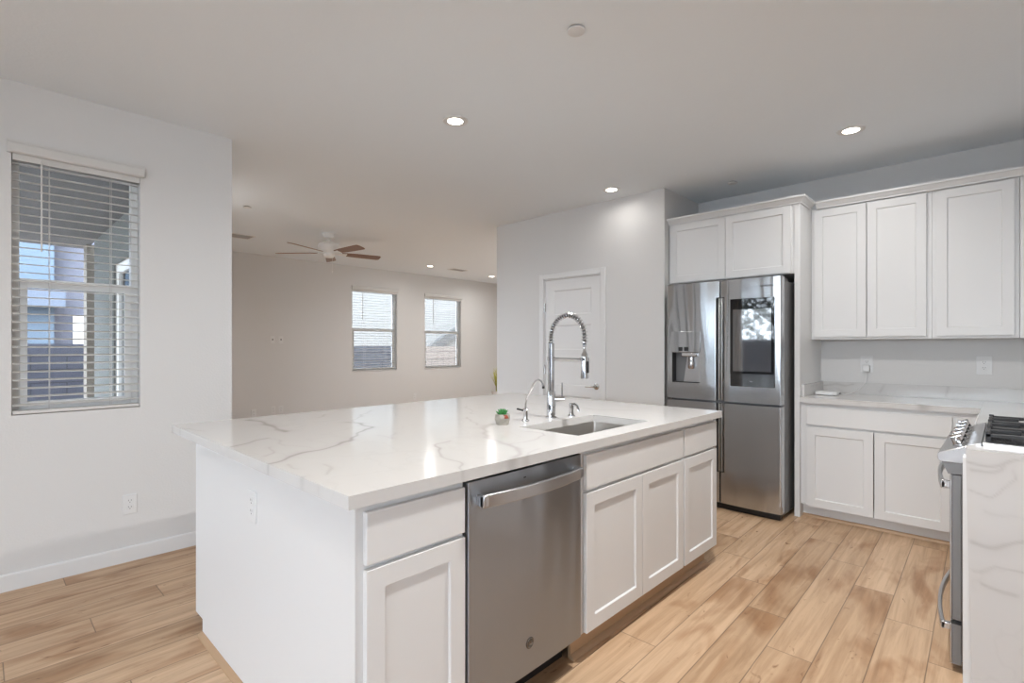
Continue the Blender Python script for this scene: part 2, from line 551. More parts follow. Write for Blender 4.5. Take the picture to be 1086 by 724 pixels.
# ------------------------------------------------------------------ windows and blinds
def make_window(name, w, y0, y1, sash_drop=.30):
    """single-hung vinyl window set at the outer side of the opening"""
    x0, x1, z0, z1 = w
    ya, yb = y0 + .07, y0 + .13
    zm = z0 + (z1 - z0) * 0.505
    fr = MB()
    t = .034
    fr.box(x0, x0 + t, ya, yb, z0, z1).box(x1 - t, x1, ya, yb, z0, z1)
    fr.box(x0 + t, x1 - t, ya, yb, z0, z0 + t).box(x0 + t, x1 - t, ya, yb, z1 - t, z1)
    o = struct(fr, name, VINYL, bevel=.003)
    sb = MB()
    s = .032
    a, b = x0 + t, x1 - t
    sb.box(a, a + s, ya - .012, ya + .022, z0 + t, zm + .03).box(b - s, b, ya - .012, ya + .022, z0 + t, zm + .03)
    sb.box(a + s, b - s, ya - .012, ya + .022, z0 + t, z0 + t + s).box(a + s, b - s, ya - .012, ya + .022, zm - .02, zm + .03)
    sb.build('lower_sash', VINYL, o, bevel=.002)
    MB().box(a + s, b - s, ya + .004, ya + .008, z0 + t + s, zm - .02).build('lower_pane', GLASS, o)
    MB().box(a, b, yb - .02, yb - .016, zm, z1 - t).build('upper_pane', GLASS, o)
    MB().box((a + b) / 2 - .03, (a + b) / 2 + .03, ya - .026, ya - .012, zm + .01, zm + .022).build('sash_lock', VINYL, o, bevel=.002)
    return o


def make_blind(label, w, y0, group=None, valance=True, tilt=6, name='window_blind', over=0.018):
    x0, x1, z0, z1 = w
    t = thing(name, label, 'window blind', ((x0 + x1) / 2, y0, z1), group)
    yc = y0 + .022
    xa, xb = x0 + .004, x1 - .004
    MB().box(xa, xb, y0 - .004, y0 + .045, z1 - .045, z1 - .002).build('headrail', SLAT, t)
    prof = [(0, z1 - .012), (.020, z1 - .012), (.026, z1 - .004), (.026, z1 + .036), (.018, z1 + .048), (.018, z1 + .058), (0, z1 + .058)]
    v = MB().sweep([(a + .006, b) for a, b in prof], [(x0 - over, y0), (x1 + over, y0)])
    v.build('valance', SLAT, t, bevel=.0015)
    sl = MB()
    n = int(round((z1 - z0 - .09) / .0445))
    zs = [z0 + .052 + i * (z1 - .06 - z0 - .052) / (n - 1) for i in range(n)]
    ca, sa = math.cos(R(tilt)), math.sin(R(tilt))
    for z in zs:
        pr = []
        for k in range(5):
            q = -1 + k / 2
            pr.append((q * .0245, .0030 * (1 - q * q)))
        ring = [(p, h + .0013) for p, h in pr] + [(p, h - .0013) for p, h in reversed(pr)]
        sl.prism([(yc + p * ca - h * sa, z + p * sa + h * ca) for p, h in ring], 'x', xa, xb)
    sl.build('slats', SLAT, t)
    MB().box(xa, xb, yc - .026, yc + .026, z0 + .004, z0 + .022).build('bottom_rail', SLAT, t, bevel=.003)
    for q in (.27, .75):
        x = x0 + (x1 - x0) * q
        c = MB()
        for yy in (yc - .0262, yc + .0262):
            c.cyl((x, yy, z0 + .02), (x, yy, z1 - .03), .0014, seg=6)
        c.build('ladder_cord', SLAT, t)
    xw = x0 + (x1 - x0) * .21
    MB().cyl((xw, y0 - .013, z1 - .03), (xw, y0 - .013, z1 - .03 - (z1 - z0) * .35), .0042, seg=8).build('wand', SLAT, t)
    return t


make_window('window_1', W1, YW, YW + .15)
make_blind('white slatted blind on the dining window, nearest window at the far left', W1, YW)
make_window('window_2', WA, YB, YB + .15)
make_window('window_3', WB, YB, YB + .15)
make_blind('white slatted blind on the left of the two back windows, above the shaded block wall', WA, YB, 'blinds on the back wall windows')
make_blind('white slatted blind on the right of the two back windows, nearer the pantry wall', WB, YB, 'blinds on the back wall windows')

wn4 = MB()  # unseen window added to let more daylight into the kitchen
xm_ = (WN[0] + WN[1]) / 2
for a, b in ((WN[0], WN[0] + .05), (WN[1] - .05, WN[1]), (xm_ - .04, xm_ + .04)): wn4.box(a, b, -3.12, -3.06, WN[2], WN[3])
for a, b in ((WN[0] + .05, xm_ - .04), (xm_ + .04, WN[1] - .05)): wn4.box(a, b, -3.12, -3.06, WN[2], WN[2] + .05).box(a, b, -3.12, -3.06, WN[3] - .05, WN[3])
w4 = struct(wn4, 'added_window_4', VINYL, bevel=.003)
MB().box(WN[0] + .05, WN[1] - .05, -3.093, -3.087, WN[2] + .05, WN[3] - .05).build('pane', GLASS, w4)
y0, y1, z0, z1 = W5
wn5 = MB()
for a, b in ((y0, y0 + .05), (y1 - .05, y1)): wn5.box(XL - .12, XL - .06, a, b, z0, z1)
for a, b in ((z0, z0 + .05), (z1 - .05, z1)): wn5.box(XL - .12, XL - .06, y0 + .05, y1 - .05, a, b)
w5 = struct(wn5, 'window_5', VINYL, bevel=.003)
MB().box(XL - .093, XL - .087, y0 + .05, y1 - .05, z0 + .05, z1 - .05).build('pane', GLASS, w5)

# sliding glass doors added for daylight: behind the camera, far right of living room
sd_ = MB()
y0, y1, _, z1 = D2
ym_ = (y0 + y1) / 2
for a, b in ((y0, y0 + .06), (y1 - .06, y1), (ym_ - .04, ym_ + .04)): sd_.box(-6.11, -6.05, a, b, 0.0, z1)
for a, b in ((y0 + .06, ym_ - .04), (ym_ + .04, y1 - .06)): sd_.box(-6.11, -6.05, a, b, 0.0, .07).box(-6.11, -6.05, a, b, z1 - .07, z1)
d2 = struct(sd_, 'added_door_2', VINYL, bevel=.003)
MB().box(-6.085, -6.079, y0 + .06, y1 - .06, .07, z1 - .07).build('pane', GLASS, d2)
sd_ = MB()
for a, b in ((5.0, 5.06), (7.94, 8.0), (6.46, 6.54)):
    sd_.box(XRL + .04, XRL + .10, a, b, 0.0, 2.35)
for a, b in ((5.06, 6.46), (6.54, 7.94)):
    sd_.box(XRL + .04, XRL + .10, a, b, 0.0, .07).box(XRL + .04, XRL + .10, a, b, 2.28, 2.35)
d3 = struct(sd_, 'added_door_3', VINYL, bevel=.003)
MB().box(XRL + .067, XRL + .073, 5.06, 7.94, .07, 2.28).build('pane', GLASS, d3)

# ------------------------------------------------------------------ pantry door
y0, y1, _, z1 = D1
case = MB()
cp = [(0, 0), (.018, 0), (.018, .045), (.010, .058), (0, .060)]
xk = XP - .016
for a, b in ((y0 - .058, y0), (y1, y1 + .058)):
    case.box(XP - .017, XP, a, b, 0, z1 + .058)
case.box(XP - .017, XP, y0, y1, z1, z1 + .058)
struct(case, 'trim_1', TRIM, bevel=.005)
jamb = MB().box(XP, XP + .115, y0, y0 + .008, 0, z1).box(XP, XP + .115, y1 - .008, y1, 0, z1).box(XP, XP + .115, y0, y1, z1 - .008, z1)
struct(jamb, 'trim_2', TRIM)


def panel_slab(T, u0, u1, w0, w1, panels, thick, depth, slope):
    """door leaf: one closed mesh with a column of recessed panels; T(u, n, w) -> world"""
    mb = MB()
    n0 = thick

    def face(*p): mb.add([T(*q) for q in p], [tuple(range(len(p)))])
    panels = sorted(panels, key=lambda q: q[2])
    a, b = panels[0][0], panels[0][1]
    cuts = [w0] + [z for q in panels for z in (q[2], q[3])] + [w1]
    face((u0, n0, w0), *[(a, n0, z) for z in cuts], (u0, n0, w1))
    face((u1, n0, w1), *[(b, n0, z) for z in reversed(cuts)], (u1, n0, w0))
    for k in range(0, len(cuts), 2):
        face((a, n0, cuts[k]), (b, n0, cuts[k]), (b, n0, cuts[k + 1]), (a, n0, cuts[k + 1]))
    for a_, b_, c, d in panels:
        o = [(a, n0, c), (b, n0, c), (b, n0, d), (a, n0, d)]
        i = [(a + slope, n0 - depth, c + slope), (b - slope, n0 - depth, c + slope), (b - slope, n0 - depth, d - slope), (a + slope, n0 - depth, d - slope)]
        for k in range(4):
            face(o[k], o[(k + 1) % 4], i[(k + 1) % 4], i[k])
        face(*i)
    face((u0, 0, w0), (u1, 0, w0), (u1, 0, w1), (u0, 0, w1))
    face((u0, 0, w0), (u0, n0, w0), (u0, n0, w1), (u0, 0, w1))
    face((u1, 0, w0), (u1, n0, w0), (u1, n0, w1), (u1, 0, w1))
    for z in (w0, w1):
        face((u0, 0, z), (u1, 0, z), (u1, n0, z), (b, n0, z), (a, n0, z), (u0, n0, z))
    return weld(mb)


def weld(mb):
    key, out, remap = {}, [], []
    for p in mb.v:
        k = (round(p[0], 5), round(p[1], 5), round(p[2], 5))
        if k not in key:
            key[k] = len(out); out.append(p)
        remap.append(key[k])
    r = MB(); r.v = out; r.f = [tuple(remap[i] for i in f) for f in mb.f]
    return r


TX = lambda xb: (lambda u, n, w: (xb - n, u, w))      # faces -x, n grows towards the camera
TY = lambda yb: (lambda u, n, w: (u, yb - n, w))      # faces -y
pn = []
for k in range(5):
    top = 1.895 - .37 * k
    pn.append((y0 + .125, y1 - .125, top - .262, top))
door = panel_slab(TX(XP + .045), y0 + .010, y1 - .010, .012, z1 - .011, pn, .035, .009, .012)
d1 = struct(door, 'door_1', TRIM)
for z in (0.30, 1.05, 1.72):
    MB().box(XP - .006, XP + .012, y1 - .016, y1 - .004, z - .045, z + .045).cyl((XP - .004, y1 - .010, z - .048), (XP - .004, y1 - .010, z + .048), .006, seg=10).build('hinge', NICKEL, d1)
hd = MB().lathe([(.0, -.006), (.028, -.006), (.032, 0), (.032, .006), (.012, .010), (.011, .045)], (XP + .01, y0 + .062, .90), 20, 'x', Matrix.Scale(-1, 3, Vector((1, 0, 0))))
hd.tube([(XP - .035, y0 + .062, .90), (XP - .040, y0 + .085, .90), (XP - .040, y0 + .125, .897), (XP - .040, y0 + .165, .894)], [.010, .009, .008, .007], 10)
hd.build('lever_handle', NICKEL, d1)


# ------------------------------------------------------------------ quartz slabs with their veins
def seg_field(P, lines):
    """P (n,2); lines: (points, half width, strength) -> vein weight"""
    w = np.zeros(len(P))
    # wandering of the veins
    jit = np.stack([0.010 * np.sin(P[:, 1] * 31 + 1.3) + .006 * np.sin(P[:, 0] * 57 + P[:, 1] * 23),
                    0.010 * np.sin(P[:, 0] * 29 + .4) + .006 * np.sin(P[:, 1] * 61 - P[:, 0] * 19)], 1)
    Q = P + jit
    mod = 0.75 + 0.35 * np.sin(P[:, 0] * 13.0 + 2 * np.sin(P[:, 1] * 9)) * np.sin(P[:, 1] * 11.0 + 1.0)
    for pts, hw, st in lines:
        d = np.full(len(P), 9.0)
        a = np.array(pts)
        for i in range(len(a) - 1):
            s, e = a[i], a[i + 1]
            v = e - s; L = v @ v
            t = np.clip(((Q - s) @ v) / L, 0, 1)
            d = np.minimum(d, np.linalg.norm(Q - s - t[:, None] * v, axis=1))
        k = np.exp(-(d / (hw * (0.6 + 0.5 * mod))) ** 2) * st + np.exp(-(d / (hw * 4.5)) ** 2) * st * .22
        w = np.maximum(w, k * (0.55 + .45 * mod))
    return np.clip(w, 0, 1)


def grid_slab(name, xs, ys, z0, z1, hole, lines, parent=None, M=None, loc=None, taper=None):
    """slab in local (a, b, thickness); hole in grid coordinates"""
    nx, ny = len(xs), len(ys)
    A, B = np.meshgrid(xs, ys, indexing='ij')
    P = np.stack([A.ravel(), B.ravel()], 1)
    wt = seg_field(P, lines)
    ins = np.zeros((nx - 1, ny - 1), bool)
    if hole:
        cx = (xs[:-1] + xs[1:]) / 2; cy = (ys[:-1] + ys[1:]) / 2
        ins = ((cx > hole[0]) & (cx < hole[1]))[:, None] & ((cy > hole[2]) & (cy < hole[3]))[None, :]
    idx = np.arange(nx * ny).reshape(nx, ny)
    verts = [(p[0], p[1], z1) for p in P]
    wts = list(wt)
    faces = []
    for i in range(nx - 1):
        for j in range(ny - 1):
            if not ins[i, j]:
                faces.append((idx[i, j], idx[i + 1, j], idx[i + 1, j + 1], idx[i, j + 1]))
    low = {}

    def lo(k):
        if k not in low:
            low[k] = len(verts); verts.append((P[k][0], P[k][1], z0)); wts.append(wt[k] * .8)
        return low[k]
    full = ~ins
    pad = np.zeros((nx + 1, ny + 1), bool); pad[1:-1, 1:-1] = full
    for i in range(nx - 1):
        for j in range(ny - 1):
            if not full[i, j]:
                continue
            for di, dj, e in ((-1, 0, ((i, j), (i, j + 1))), (1, 0, ((i + 1, j + 1), (i + 1, j))), (0, -1, ((i + 1, j), (i, j))), (0, 1, ((i, j + 1), (i + 1, j + 1)))):
                if not pad[i + 1 + di, j + 1 + dj]:
                    a, b = int(idx[e[0]]), int(idx[e[1]])
                    faces.append((a, b, lo(b), lo(a)))
    # underside
    def rect(x0, x1, y0, y1):
        o = len(verts)
        verts.extend([(x0, y0, z0), (x1, y0, z0), (x1, y1, z0), (x0, y1, z0)]); wts.extend([0] * 4)
        faces.append((o + 3, o + 2, o + 1, o))
    if hole:
        rect(xs[0], hole[0], ys[0], ys[-1]); rect(hole[1], xs[-1], ys[0], ys[-1])
        rect(hole[0], hole[1], ys[0], hole[2]); rect(hole[0], hole[1], hole[3], ys[-1])
    else:
        rect(xs[0], xs[-1], ys[0], ys[-1])
    if taper:
        verts = [taper(*p) for p in verts]
    if M is not None:
        verts = [tuple(M(*p)) for p in verts]
    off = ORIGIN.get(parent, (0, 0, 0)) if parent is not None else (loc or (0, 0, 0))
    me = bpy.data.meshes.new(name)
    me.from_pydata([(a - off[0], b - off[1], c - off[2]) for a, b, c in verts], [], [tuple(int(k) for k in f) for f in faces])
    at = me.attributes.new('vein', 'FLOAT', 'POINT')
    at.data.foreach_set('value', np.array(wts, dtype=np.float32))
    me.materials.append(QUARTZ)
    o = bpy.data.objects.new(name, me); COL.objects.link(o)
    if parent is not None: o.parent = parent
    else: o.location = off
    ORIGIN[o] = off
    return o


def lin(a, b, step, *extra):
    k = sorted({a, b, *extra}); out = []
    for s, e in zip(k[:-1], k[1:]):
        n = max(1, int(round((e - s) / step)))
        out += [s + (e - s) * i / n for i in range(n)]
    return np.array(out + [b])


# ------------------------------------------------------------------ island
IX0, IX1, IY0, IY1 = 0.659, 3.085, 1.215, 2.952
CZ0, CZ1 = 0.877, 0.914
SINK = (1.795, 2.410, 1.325, 1.675)
IV = [
    ([(0.993, 2.857), (1.006, 2.774), (0.995, 2.644), (0.978, 2.505), (0.959, 2.337)], .011, .55),
    ([(0.659, 2.144), (0.698, 2.158), (0.754, 2.179), (0.812, 2.217), (0.849, 2.235)], .006, .55),
    ([(0.849, 2.235), (0.845, 2.145), (0.832, 2.018), (0.877, 1.901)], .003, .2),
    ([(0.784, 2.025), (0.752, 1.953), (0.705, 1.882)], .004, .3),
    ([(0.66, 1.746), (0.724, 1.774), (0.773, 1.811), (0.866, 1.845), (0.946, 1.871), (1.037, 1.92), (1.116, 2.01), (1.165, 2.064), (1.266, 2.148), (1.309, 2.203), (1.318, 2.326), (1.304, 2.415)], .0075, .62),
    ([(0.697, 1.707), (0.707, 1.67), (0.709, 1.618)], .004, .25),
    ([(0.791, 1.601), (0.772, 1.545), (0.731, 1.482)], .006, .25),
    ([(1.284, 2.691), (1.357, 2.784)], .006, .3),
    ([(1.318, 2.401), (1.435, 2.533), (1.632, 2.747)], .006, .25),
    ([(0.652, 2.871), (0.694, 2.705), (0.729, 2.63)], .004, .3),
    ([(0.659, 1.502), (0.659, 1.449), (0.659, 1.394)], .006, .25),
    ([(1.349, 1.636), (1.265, 1.605), (1.212, 1.56), (1.149, 1.464), (1.112, 1.369), (1.088, 1.271), (1.05, 1.2)], .0045, .5),
    ([(1.842, 2.105), (1.724, 1.927), (1.708, 1.853), (1.804, 1.844)], .006, .28),
    ([(1.782, 1.848), (1.661, 1.775), (1.552, 1.658), (1.463, 1.517), (1.458, 1.403), (1.382, 1.296), (1.30, 1.222), (1.26, 1.2)], .013, .42),
    ([(1.464, 1.409), (1.545, 1.401), (1.638, 1.398), (1.705, 1.428), (1.746, 1.491), (1.718, 1.558)], .0045, .35),
    ([(1.178, 2.084), (1.285, 2.167), (1.319, 2.259), (1.277, 2.259)], .005, .3),
    ([(1.197, 1.957), (1.205, 1.85), (1.285, 1.973)], .006, .18),
    ([(2.189, 2.52), (2.028, 2.266), (1.95, 2.2)], .006, .2),
    ([(1.31, 1.20), (1.39, 1.24), (1.47, 1.25)], .006, .3),
    ([(2.55, 2.4), (2.65, 2.1), (2.62, 1.8), (2.75, 1.6)], .006, .22),
]
top = grid_slab('island_countertop', lin(IX0, IX1, .0065, SINK[0], SINK[1]), lin(IY0, IY1, .0065, SINK[2], SINK[3]), CZ0, CZ1, SINK, IV, loc=(1.87, 2.08, CZ1))
tag(top, 'white grey-veined quartz countertop covering the whole kitchen island', 'countertop')

FY = 1.252          # face frame of the island's front
DT = .020           # door thickness


def shaker(u0, u1, w0, w1, T, stile=.058):
    return panel_slab(T, u0, u1, w0, w1, [(u0 + stile, u1 - stile, w0 + stile, w1 - stile)], DT, .009, .004)


def flat(u0, u1, w0, w1, T):
    mb = MB()
    v = [T(u, n, w) for n in (0, DT) for u, w in ((u0, w0), (u1, w0), (u1, w1), (u0, w1))]
    mb.add(v, [(3, 2, 1, 0), (4, 5, 6, 7), (0, 1, 5, 4), (1, 2, 6, 5), (2, 3, 7, 6), (3, 0, 4, 7)])
    return mb


def carcass(u0, u1, w0, w1, depth, B, rails, kick=0.0, top=False):
    """open box with a face frame. B(u0,u1,n0,n1,w0,w1) adds a box, n from the front (0) backwards"""
    mb = MB(); t = .018
    def b(*a): mb.box(*B(*a))
    b(u0, u0 + t, .019, depth, w0, w1); b(u1 - t, u1, .019, depth, w0, w1)
    b(u0 + t, u1 - t, .019, depth, w0, w0 + t); b(u0 + t, u1 - t, depth - t, depth, w0 + t, w1)
    b(u0, u0 + .038, 0, .019, w0, w1); b(u1 - .038, u1, 0, .019, w0, w1)
    b(u0 + .038, u1 - .038, 0, .019, w0, w0 + .038); b(u0 + .038, u1 - .038, 0, .019, w1 - .030, w1)
    for r_ in rails:
        b(u0 + .038, u1 - .038, 0, .019, r_ - .019, r_ + .019)
    if top: b(u0 + t, u1 - t, .019, depth - t, w1 - t, w1)
    return mb


BY = lambda u0, u1, n0, n1, w0, w1: (u0, u1, FY + n0, FY + n1, w0, w1)
T = TY(FY)
DRZ = (.709, .853)
DOZ = (.121, .695)
G = 'cabinets along the island front'
c = thing('base_cabinet', 'white base cabinet at the island corner, left of the dishwasher', 'cabinet', (.90, FY, 0), G)
carcass(.702, 1.076, .115, CZ0 - .001, .60, BY, [.702]).build('body', CAB, c, bevel=.001)
flat(.721, 1.070, *DRZ, T).build('drawer', CAB, c, bevel=.0025)
shaker(.721, 1.070, *DOZ, T).build('door', CAB, c, bevel=.0012)
c = thing('base_cabinet', 'white sink cabinet on the island with a pair of doors, right of the dishwasher', 'cabinet', (2.165, FY, 0), G)
carcass(1.700, 2.615, .115, CZ0 - .001, .60, BY, [.702]).build('body', CAB, c, bevel=.001)
flat(1.727, 2.605, *DRZ, T).build('drawer_front', CAB, c, bevel=.0025)
shaker(1.727, 2.178, *DOZ, T).build('door', CAB, c, bevel=.0012)
shaker(2.182, 2.605, *DOZ, T).build('door', CAB, c, bevel=.0012)
c = thing('base_cabinet', 'narrow white base cabinet at the far end of the island, nearest the fridge', 'cabinet', (2.83, FY, 0), G)
carcass(2.616, 3.030, .115, CZ0 - .001, .60, BY, [.702]).build('body', CAB, c, bevel=.001)
flat(2.626, 3.046, *DRZ, T).build('drawer', CAB, c, bevel=.0025)
shaker(2.626, 3.046, *DOZ, T).build('door', CAB, c, bevel=.0012)

ep = thing('end_panel', 'white painted end panel of the island, facing the dining area', 'panel', (.69, 1.97, 0))
MB().prism([(FY, 0), (2.60, 0), (2.60, .074), (2.70, .074), (2.70, CZ0 - .001), (FY, CZ0 - .001)], 'x', .6985, .7015).build('panel', CAB, ep)
q = [(0, 0), (.020, 0), (.018, .009), (.012, .016), (0, .020)]
MB().sweep(q, [(.6985, 2.60), (.6985, FY + .03)], 1).build('shoe_moulding', SHOE, ep)
ORIGIN[ep] = (.69, 1.97, 0)
er = MB().prism([(FY + .001, .114), (1.312, .114), (1.312, 0), (2.60, 0), (2.60, .074), (2.70, .074), (2.70, CZ0 - .001), (FY + .001, CZ0 - .001)], 'x', 3.031, 3.044).build('end_panel', CAB, bevel=.001, loc=(3.04, 1.97, 0))
tag(er, 'white painted end panel of the island on the fridge side', 'panel')
bc = MB().box(.703, 3.029, 1.885, 2.69, .074, CZ0 - .001).box(.72, 3.01, 1.885, 2.60, 0, .074).build('seating_cabinet', CAB, bevel=.002, loc=(1.87, 2.3, 0))
tag(bc, 'white back half of the island under the seating overhang', 'cabinet')
kb = thing('toe_kick', 'oak coloured toe kick and shoe moulding under the island doors', 'toe kick', (2.37, 1.30, 0))
MB().box(1.702, 3.02, 1.297, 1.310, 0, .114).build('kick_board', SHOE, kb)
MB().sweep(q, [(1.702, 1.297), (3.03, 1.297)], 1).build('shoe_moulding', SHOE, kb)
kb2 = MB().box(.703, 1.074, 1.297, 1.310, 0, .114).build('toe_kick', SHOE, loc=(.89, 1.3, 0))
tag(kb2, 'oak coloured toe kick under the island corner cabinet, left of the dishwasher', 'toe kick')


# ------------------------------------------------------------------ outlets
def outlet(label, T, u, w, cat='outlet', group='wall outlets', kind='duplex', wid=.072, hgt=.117, mat=PLASTIC, name='wall_outlet'):
    """T(u, n, w): plate on the plane n = 0"""
    t = thing(name, label, cat, T(u, 0, w), group)
    def bx(mb, u0, u1, n0, n1, w0, w1):
        a, b = T(u0, n0, w0), T(u1, n1, w1)
        return mb.box(a[0], b[0], a[1], b[1], a[2], b[2])
    bx(MB(), u - wid / 2, u + wid / 2, 0, .0055, w - hgt / 2, w + hgt / 2).build('plate', mat, t, bevel=.0025)
    if kind == 'duplex':
        for s in (-1, 1):
            r_ = bx(MB(), u - .0165, u + .0165, .0045, .0075, w + s * .0195 - .0140, w + s * .0195 + .0140).build('receptacle', mat, t, bevel=.003)
            sl = MB()
            for uu in (-.0065, .0065):
                bx(sl, u + uu - .0013, u + uu + .0013, .007, .0078, w + s * .0195 + .000, w + s * .0195 + .008)
            bx(sl, u - .0022, u + .0022, .007, .0078, w + s * .0195 - .009, w + s * .0195 - .0045)
            sl.build('slot', SLOT, r_)
    elif kind == 'jack':
        r_ = bx(MB(), u - .0165, u + .0165, .0045, .0085, w - .033, w + .033).build('insert', mat, t, bevel=.002)
        bx(MB(), u - .008, u + .008, .008, .0095, w - .010, w + .016).build('jack', SLOT, r_)
    return t


outlet('white wall outlet low on the dining wall under the slatted window', TY(YW), .636, .345)
TE = lambda u, n, w: (.6985 - n, u, w)
outlet('white outlet set in the island end panel under the counter edge', TE, 1.985, .715)
TB = TY(YB)
outlet('left one of two white jack plates on the back wall left of the windows', TB, 3.205, 1.405, 'wall plate', 'back wall jack plates', 'jack', name='jack_plate')
outlet('right one of two white jack plates on the back wall left of the windows', TB, 3.335, 1.405, 'wall plate', 'back wall jack plates', 'jack', name='jack_plate')
outlet('left one of two neighbouring outlets low on the back wall just above the island', TB, 3.215, .30)
outlet('right one of two neighbouring outlets low on the back wall just above the island', TB, 3.335, .30)
outlet('leftmost small outlet low on the back wall, near the dining wall corner', TB, 2.925, .275)
outlet('outlet low on the back wall between the two far windows', TB, 5.90, .32)

# ------------------------------------------------------------------ dishwasher
dw = thing('dishwasher', 'stainless steel dishwasher built into the island front', 'dishwasher', (1.385, FY, 0))
MB().box(1.081, 1.694, FY + .02, FY + .57, .10, .868).build('tub', BLACK, dw)


def bowed(u0, u1, w0, w1, T, n0, n1, bow, er=.012, nu=28, nw=2, back=True):
    """door skin: gently bowed across u with rounded vertical edges"""
    prof = []
    for i in range(nu + 1):
        t = i / nu
        prof.append((u0 + er + (u1 - u0 - 2 * er) * t, n1 + bow * (1 - (2 * t - 1) ** 2)))
    lead, tail = [], []
    for k in range(6):
        a = math.pi / 2 * k / 6
        lead.append((u0 + er - er * math.cos(a), n1 - er + er * math.sin(a)))
        tail.append((u1 - er + er * math.cos(a), n1 - er + er * math.sin(a)))
    ring = [(u0, n0)] + lead + prof + tail[::-1] + [(u1, n0)]
    mb = MB(); m = len(ring)
    ws = [w0 + (w1 - w0) * i / nw for i in range(nw + 1)]
    v = [T(u, n, w) for w in ws for u, n in ring]
    f = [tuple(range(m)), tuple(range(nw * m, (nw + 1) * m))]
    for i in range(nw):
        for k in range(m):
            k2 = (k + 1) % m
            f.append((i * m + k, i * m + k2, (i + 1) * m + k2, (i + 1) * m + k))
    return mb.add(v, f)


bowed(1.084, 1.690, .128, .864, T, -.018, .020, .004, .006).build('door', STEELD, dw)
hm = MB()
hz0, hz1 = .780, .822
pts = []
for i in range(15):
    t = i / 14
    pts.append((1.118 + .540 * t, .052 + .026 * (1 - (2 * t - 1) ** 2)))
ring = [(u, n) for u, n in pts] + [(u, n - .016) for u, n in reversed(pts)]
hm.prism([(u, FY - n) for u, n in ring], 'z', hz0, hz1)
hm.box(1.118, 1.142, FY - .056, FY - .016, hz0 + .003, hz1 - .003).box(1.634, 1.658, FY - .056, FY - .016, hz0 + .003, hz1 - .003)
hm.build('handle', STEELS, dw, bevel=.003)
bd = MB().lathe([(0, 0), (.0205, 0), (.0205, .0012), (.0190, .002), (0, .002)], (1.373, FY - .0238, .235), 28, 'y', Matrix.Scale(-1, 3, Vector((0, 1, 0)))).build('badge', BADGE, dw)
bt = MB().tube([(1.373 + .0165 * math.cos(a), FY - .0262, .235 + .0165 * math.sin(a)) for a in [i * math.pi / 16 for i in range(33)]], .0007, 6)
sq = []
for i in range(40):
    a = i / 39 * 4 * math.pi
    sq.append((1.373 - .008 + .016 * i / 39 + .0035 * math.cos(a), FY - .0262, .235 + .006 * math.sin(a)))
bt.tube(sq, .0008, 6)
bt.build('emblem', NICKEL, bd)
MB().box(1.340, 1.352, FY - .0245, FY - .022, .833, .837).build('indicator', BLACK, dw)
MB().box(1.081, 1.694, 1.335, 1.345, .0, .115).build('kick_plate', BLACK, dw)

# ------------------------------------------------------------------ sink and taps
sk = thing('kitchen_sink', 'stainless steel undermount sink sunk into the island counter', 'sink', (2.10, 1.50, .66))
x0, x1, y0, y1 = SINK
ix = .012
bowl = MB()
rim = [(x0 - .02, y0 - .02), (x1 + .02, y0 - .02), (x1 + .02, y1 + .02), (x0 - .02, y1 + .02)]


def rrect(x0, x1, y0, y1, r, n=6):
    out = []
    for cx, cy, a0 in ((x1 - r, y0 + r, -90), (x1 - r, y1 - r, 0), (x0 + r, y1 - r, 90), (x0 + r, y0 + r, 180)):
        for i in range(n + 1):
            a = R(a0 + 90 * i / n)
            out.append((cx + r * math.cos(a), cy + r * math.sin(a)))
    return out


rings = []
for inset, z, rad in ((-.018, CZ0 - .001, .03), (.000, CZ0 - .001, .016), (.001, .72, .016), (.008, .695, .022), (.03, .686, .03)):
    rings.append([(a, b, z) for a, b in rrect(x0 + inset, x1 - inset, y0 + inset, y1 - inset, rad)])
m = len(rings[0])
vv = [p for r_ in rings for p in r_]
ff = [(i * m + k, i * m + (k + 1) % m, (i + 1) * m + (k + 1) % m, (i + 1) * m + k) for i in range(len(rings) - 1) for k in range(m)]
ff.append(tuple(range((len(rings) - 1) * m, len(rings) * m)))
bo = bowl.add(vv, ff).build('bowl', SINKST, sk)
so = bo.modifiers.new('thick', 'SOLIDIFY'); so.thickness = .0012; so.offset = 1
MB().lathe([(0, .687), (.030, .687), (.042, .6905), (.045, .6875), (.045, .685)], (2.10, 1.52, 0), 28).build('drain', CHROME, sk)

fc = thing('kitchen_faucet', 'tall chrome spring faucet with pull-down spray head behind the sink', 'faucet', (2.142, 1.762, CZ1))
fx, fy = 2.142, 1.762
MB().lathe([(.030, CZ1), (.030, CZ1 + .006), (.0245, CZ1 + .010), (.0235, 1.055), (.0225, 1.058), (.017, 1.060), (.017, 1.075), (.0165, 1.316), (.0120, 1.318), (0, 1.318)], (fx, fy, 0), 28).build('body', CHROME, fc)
ac = Vector((fx, fy - .110, 1.352))
arc = [(fx, fy, 1.316), (fx, fy, 1.335)]
for i in range(25):
    a = math.pi * i / 24
    arc.append((fx, ac.y + .110 * math.cos(a), 1.352 + .112 * math.sin(a)))
arc += [(fx, fy - .220, 1.335), (fx, fy - .220, 1.312)]
MB().tube(arc, .0085, 12).build('hose', HOSE, fc)
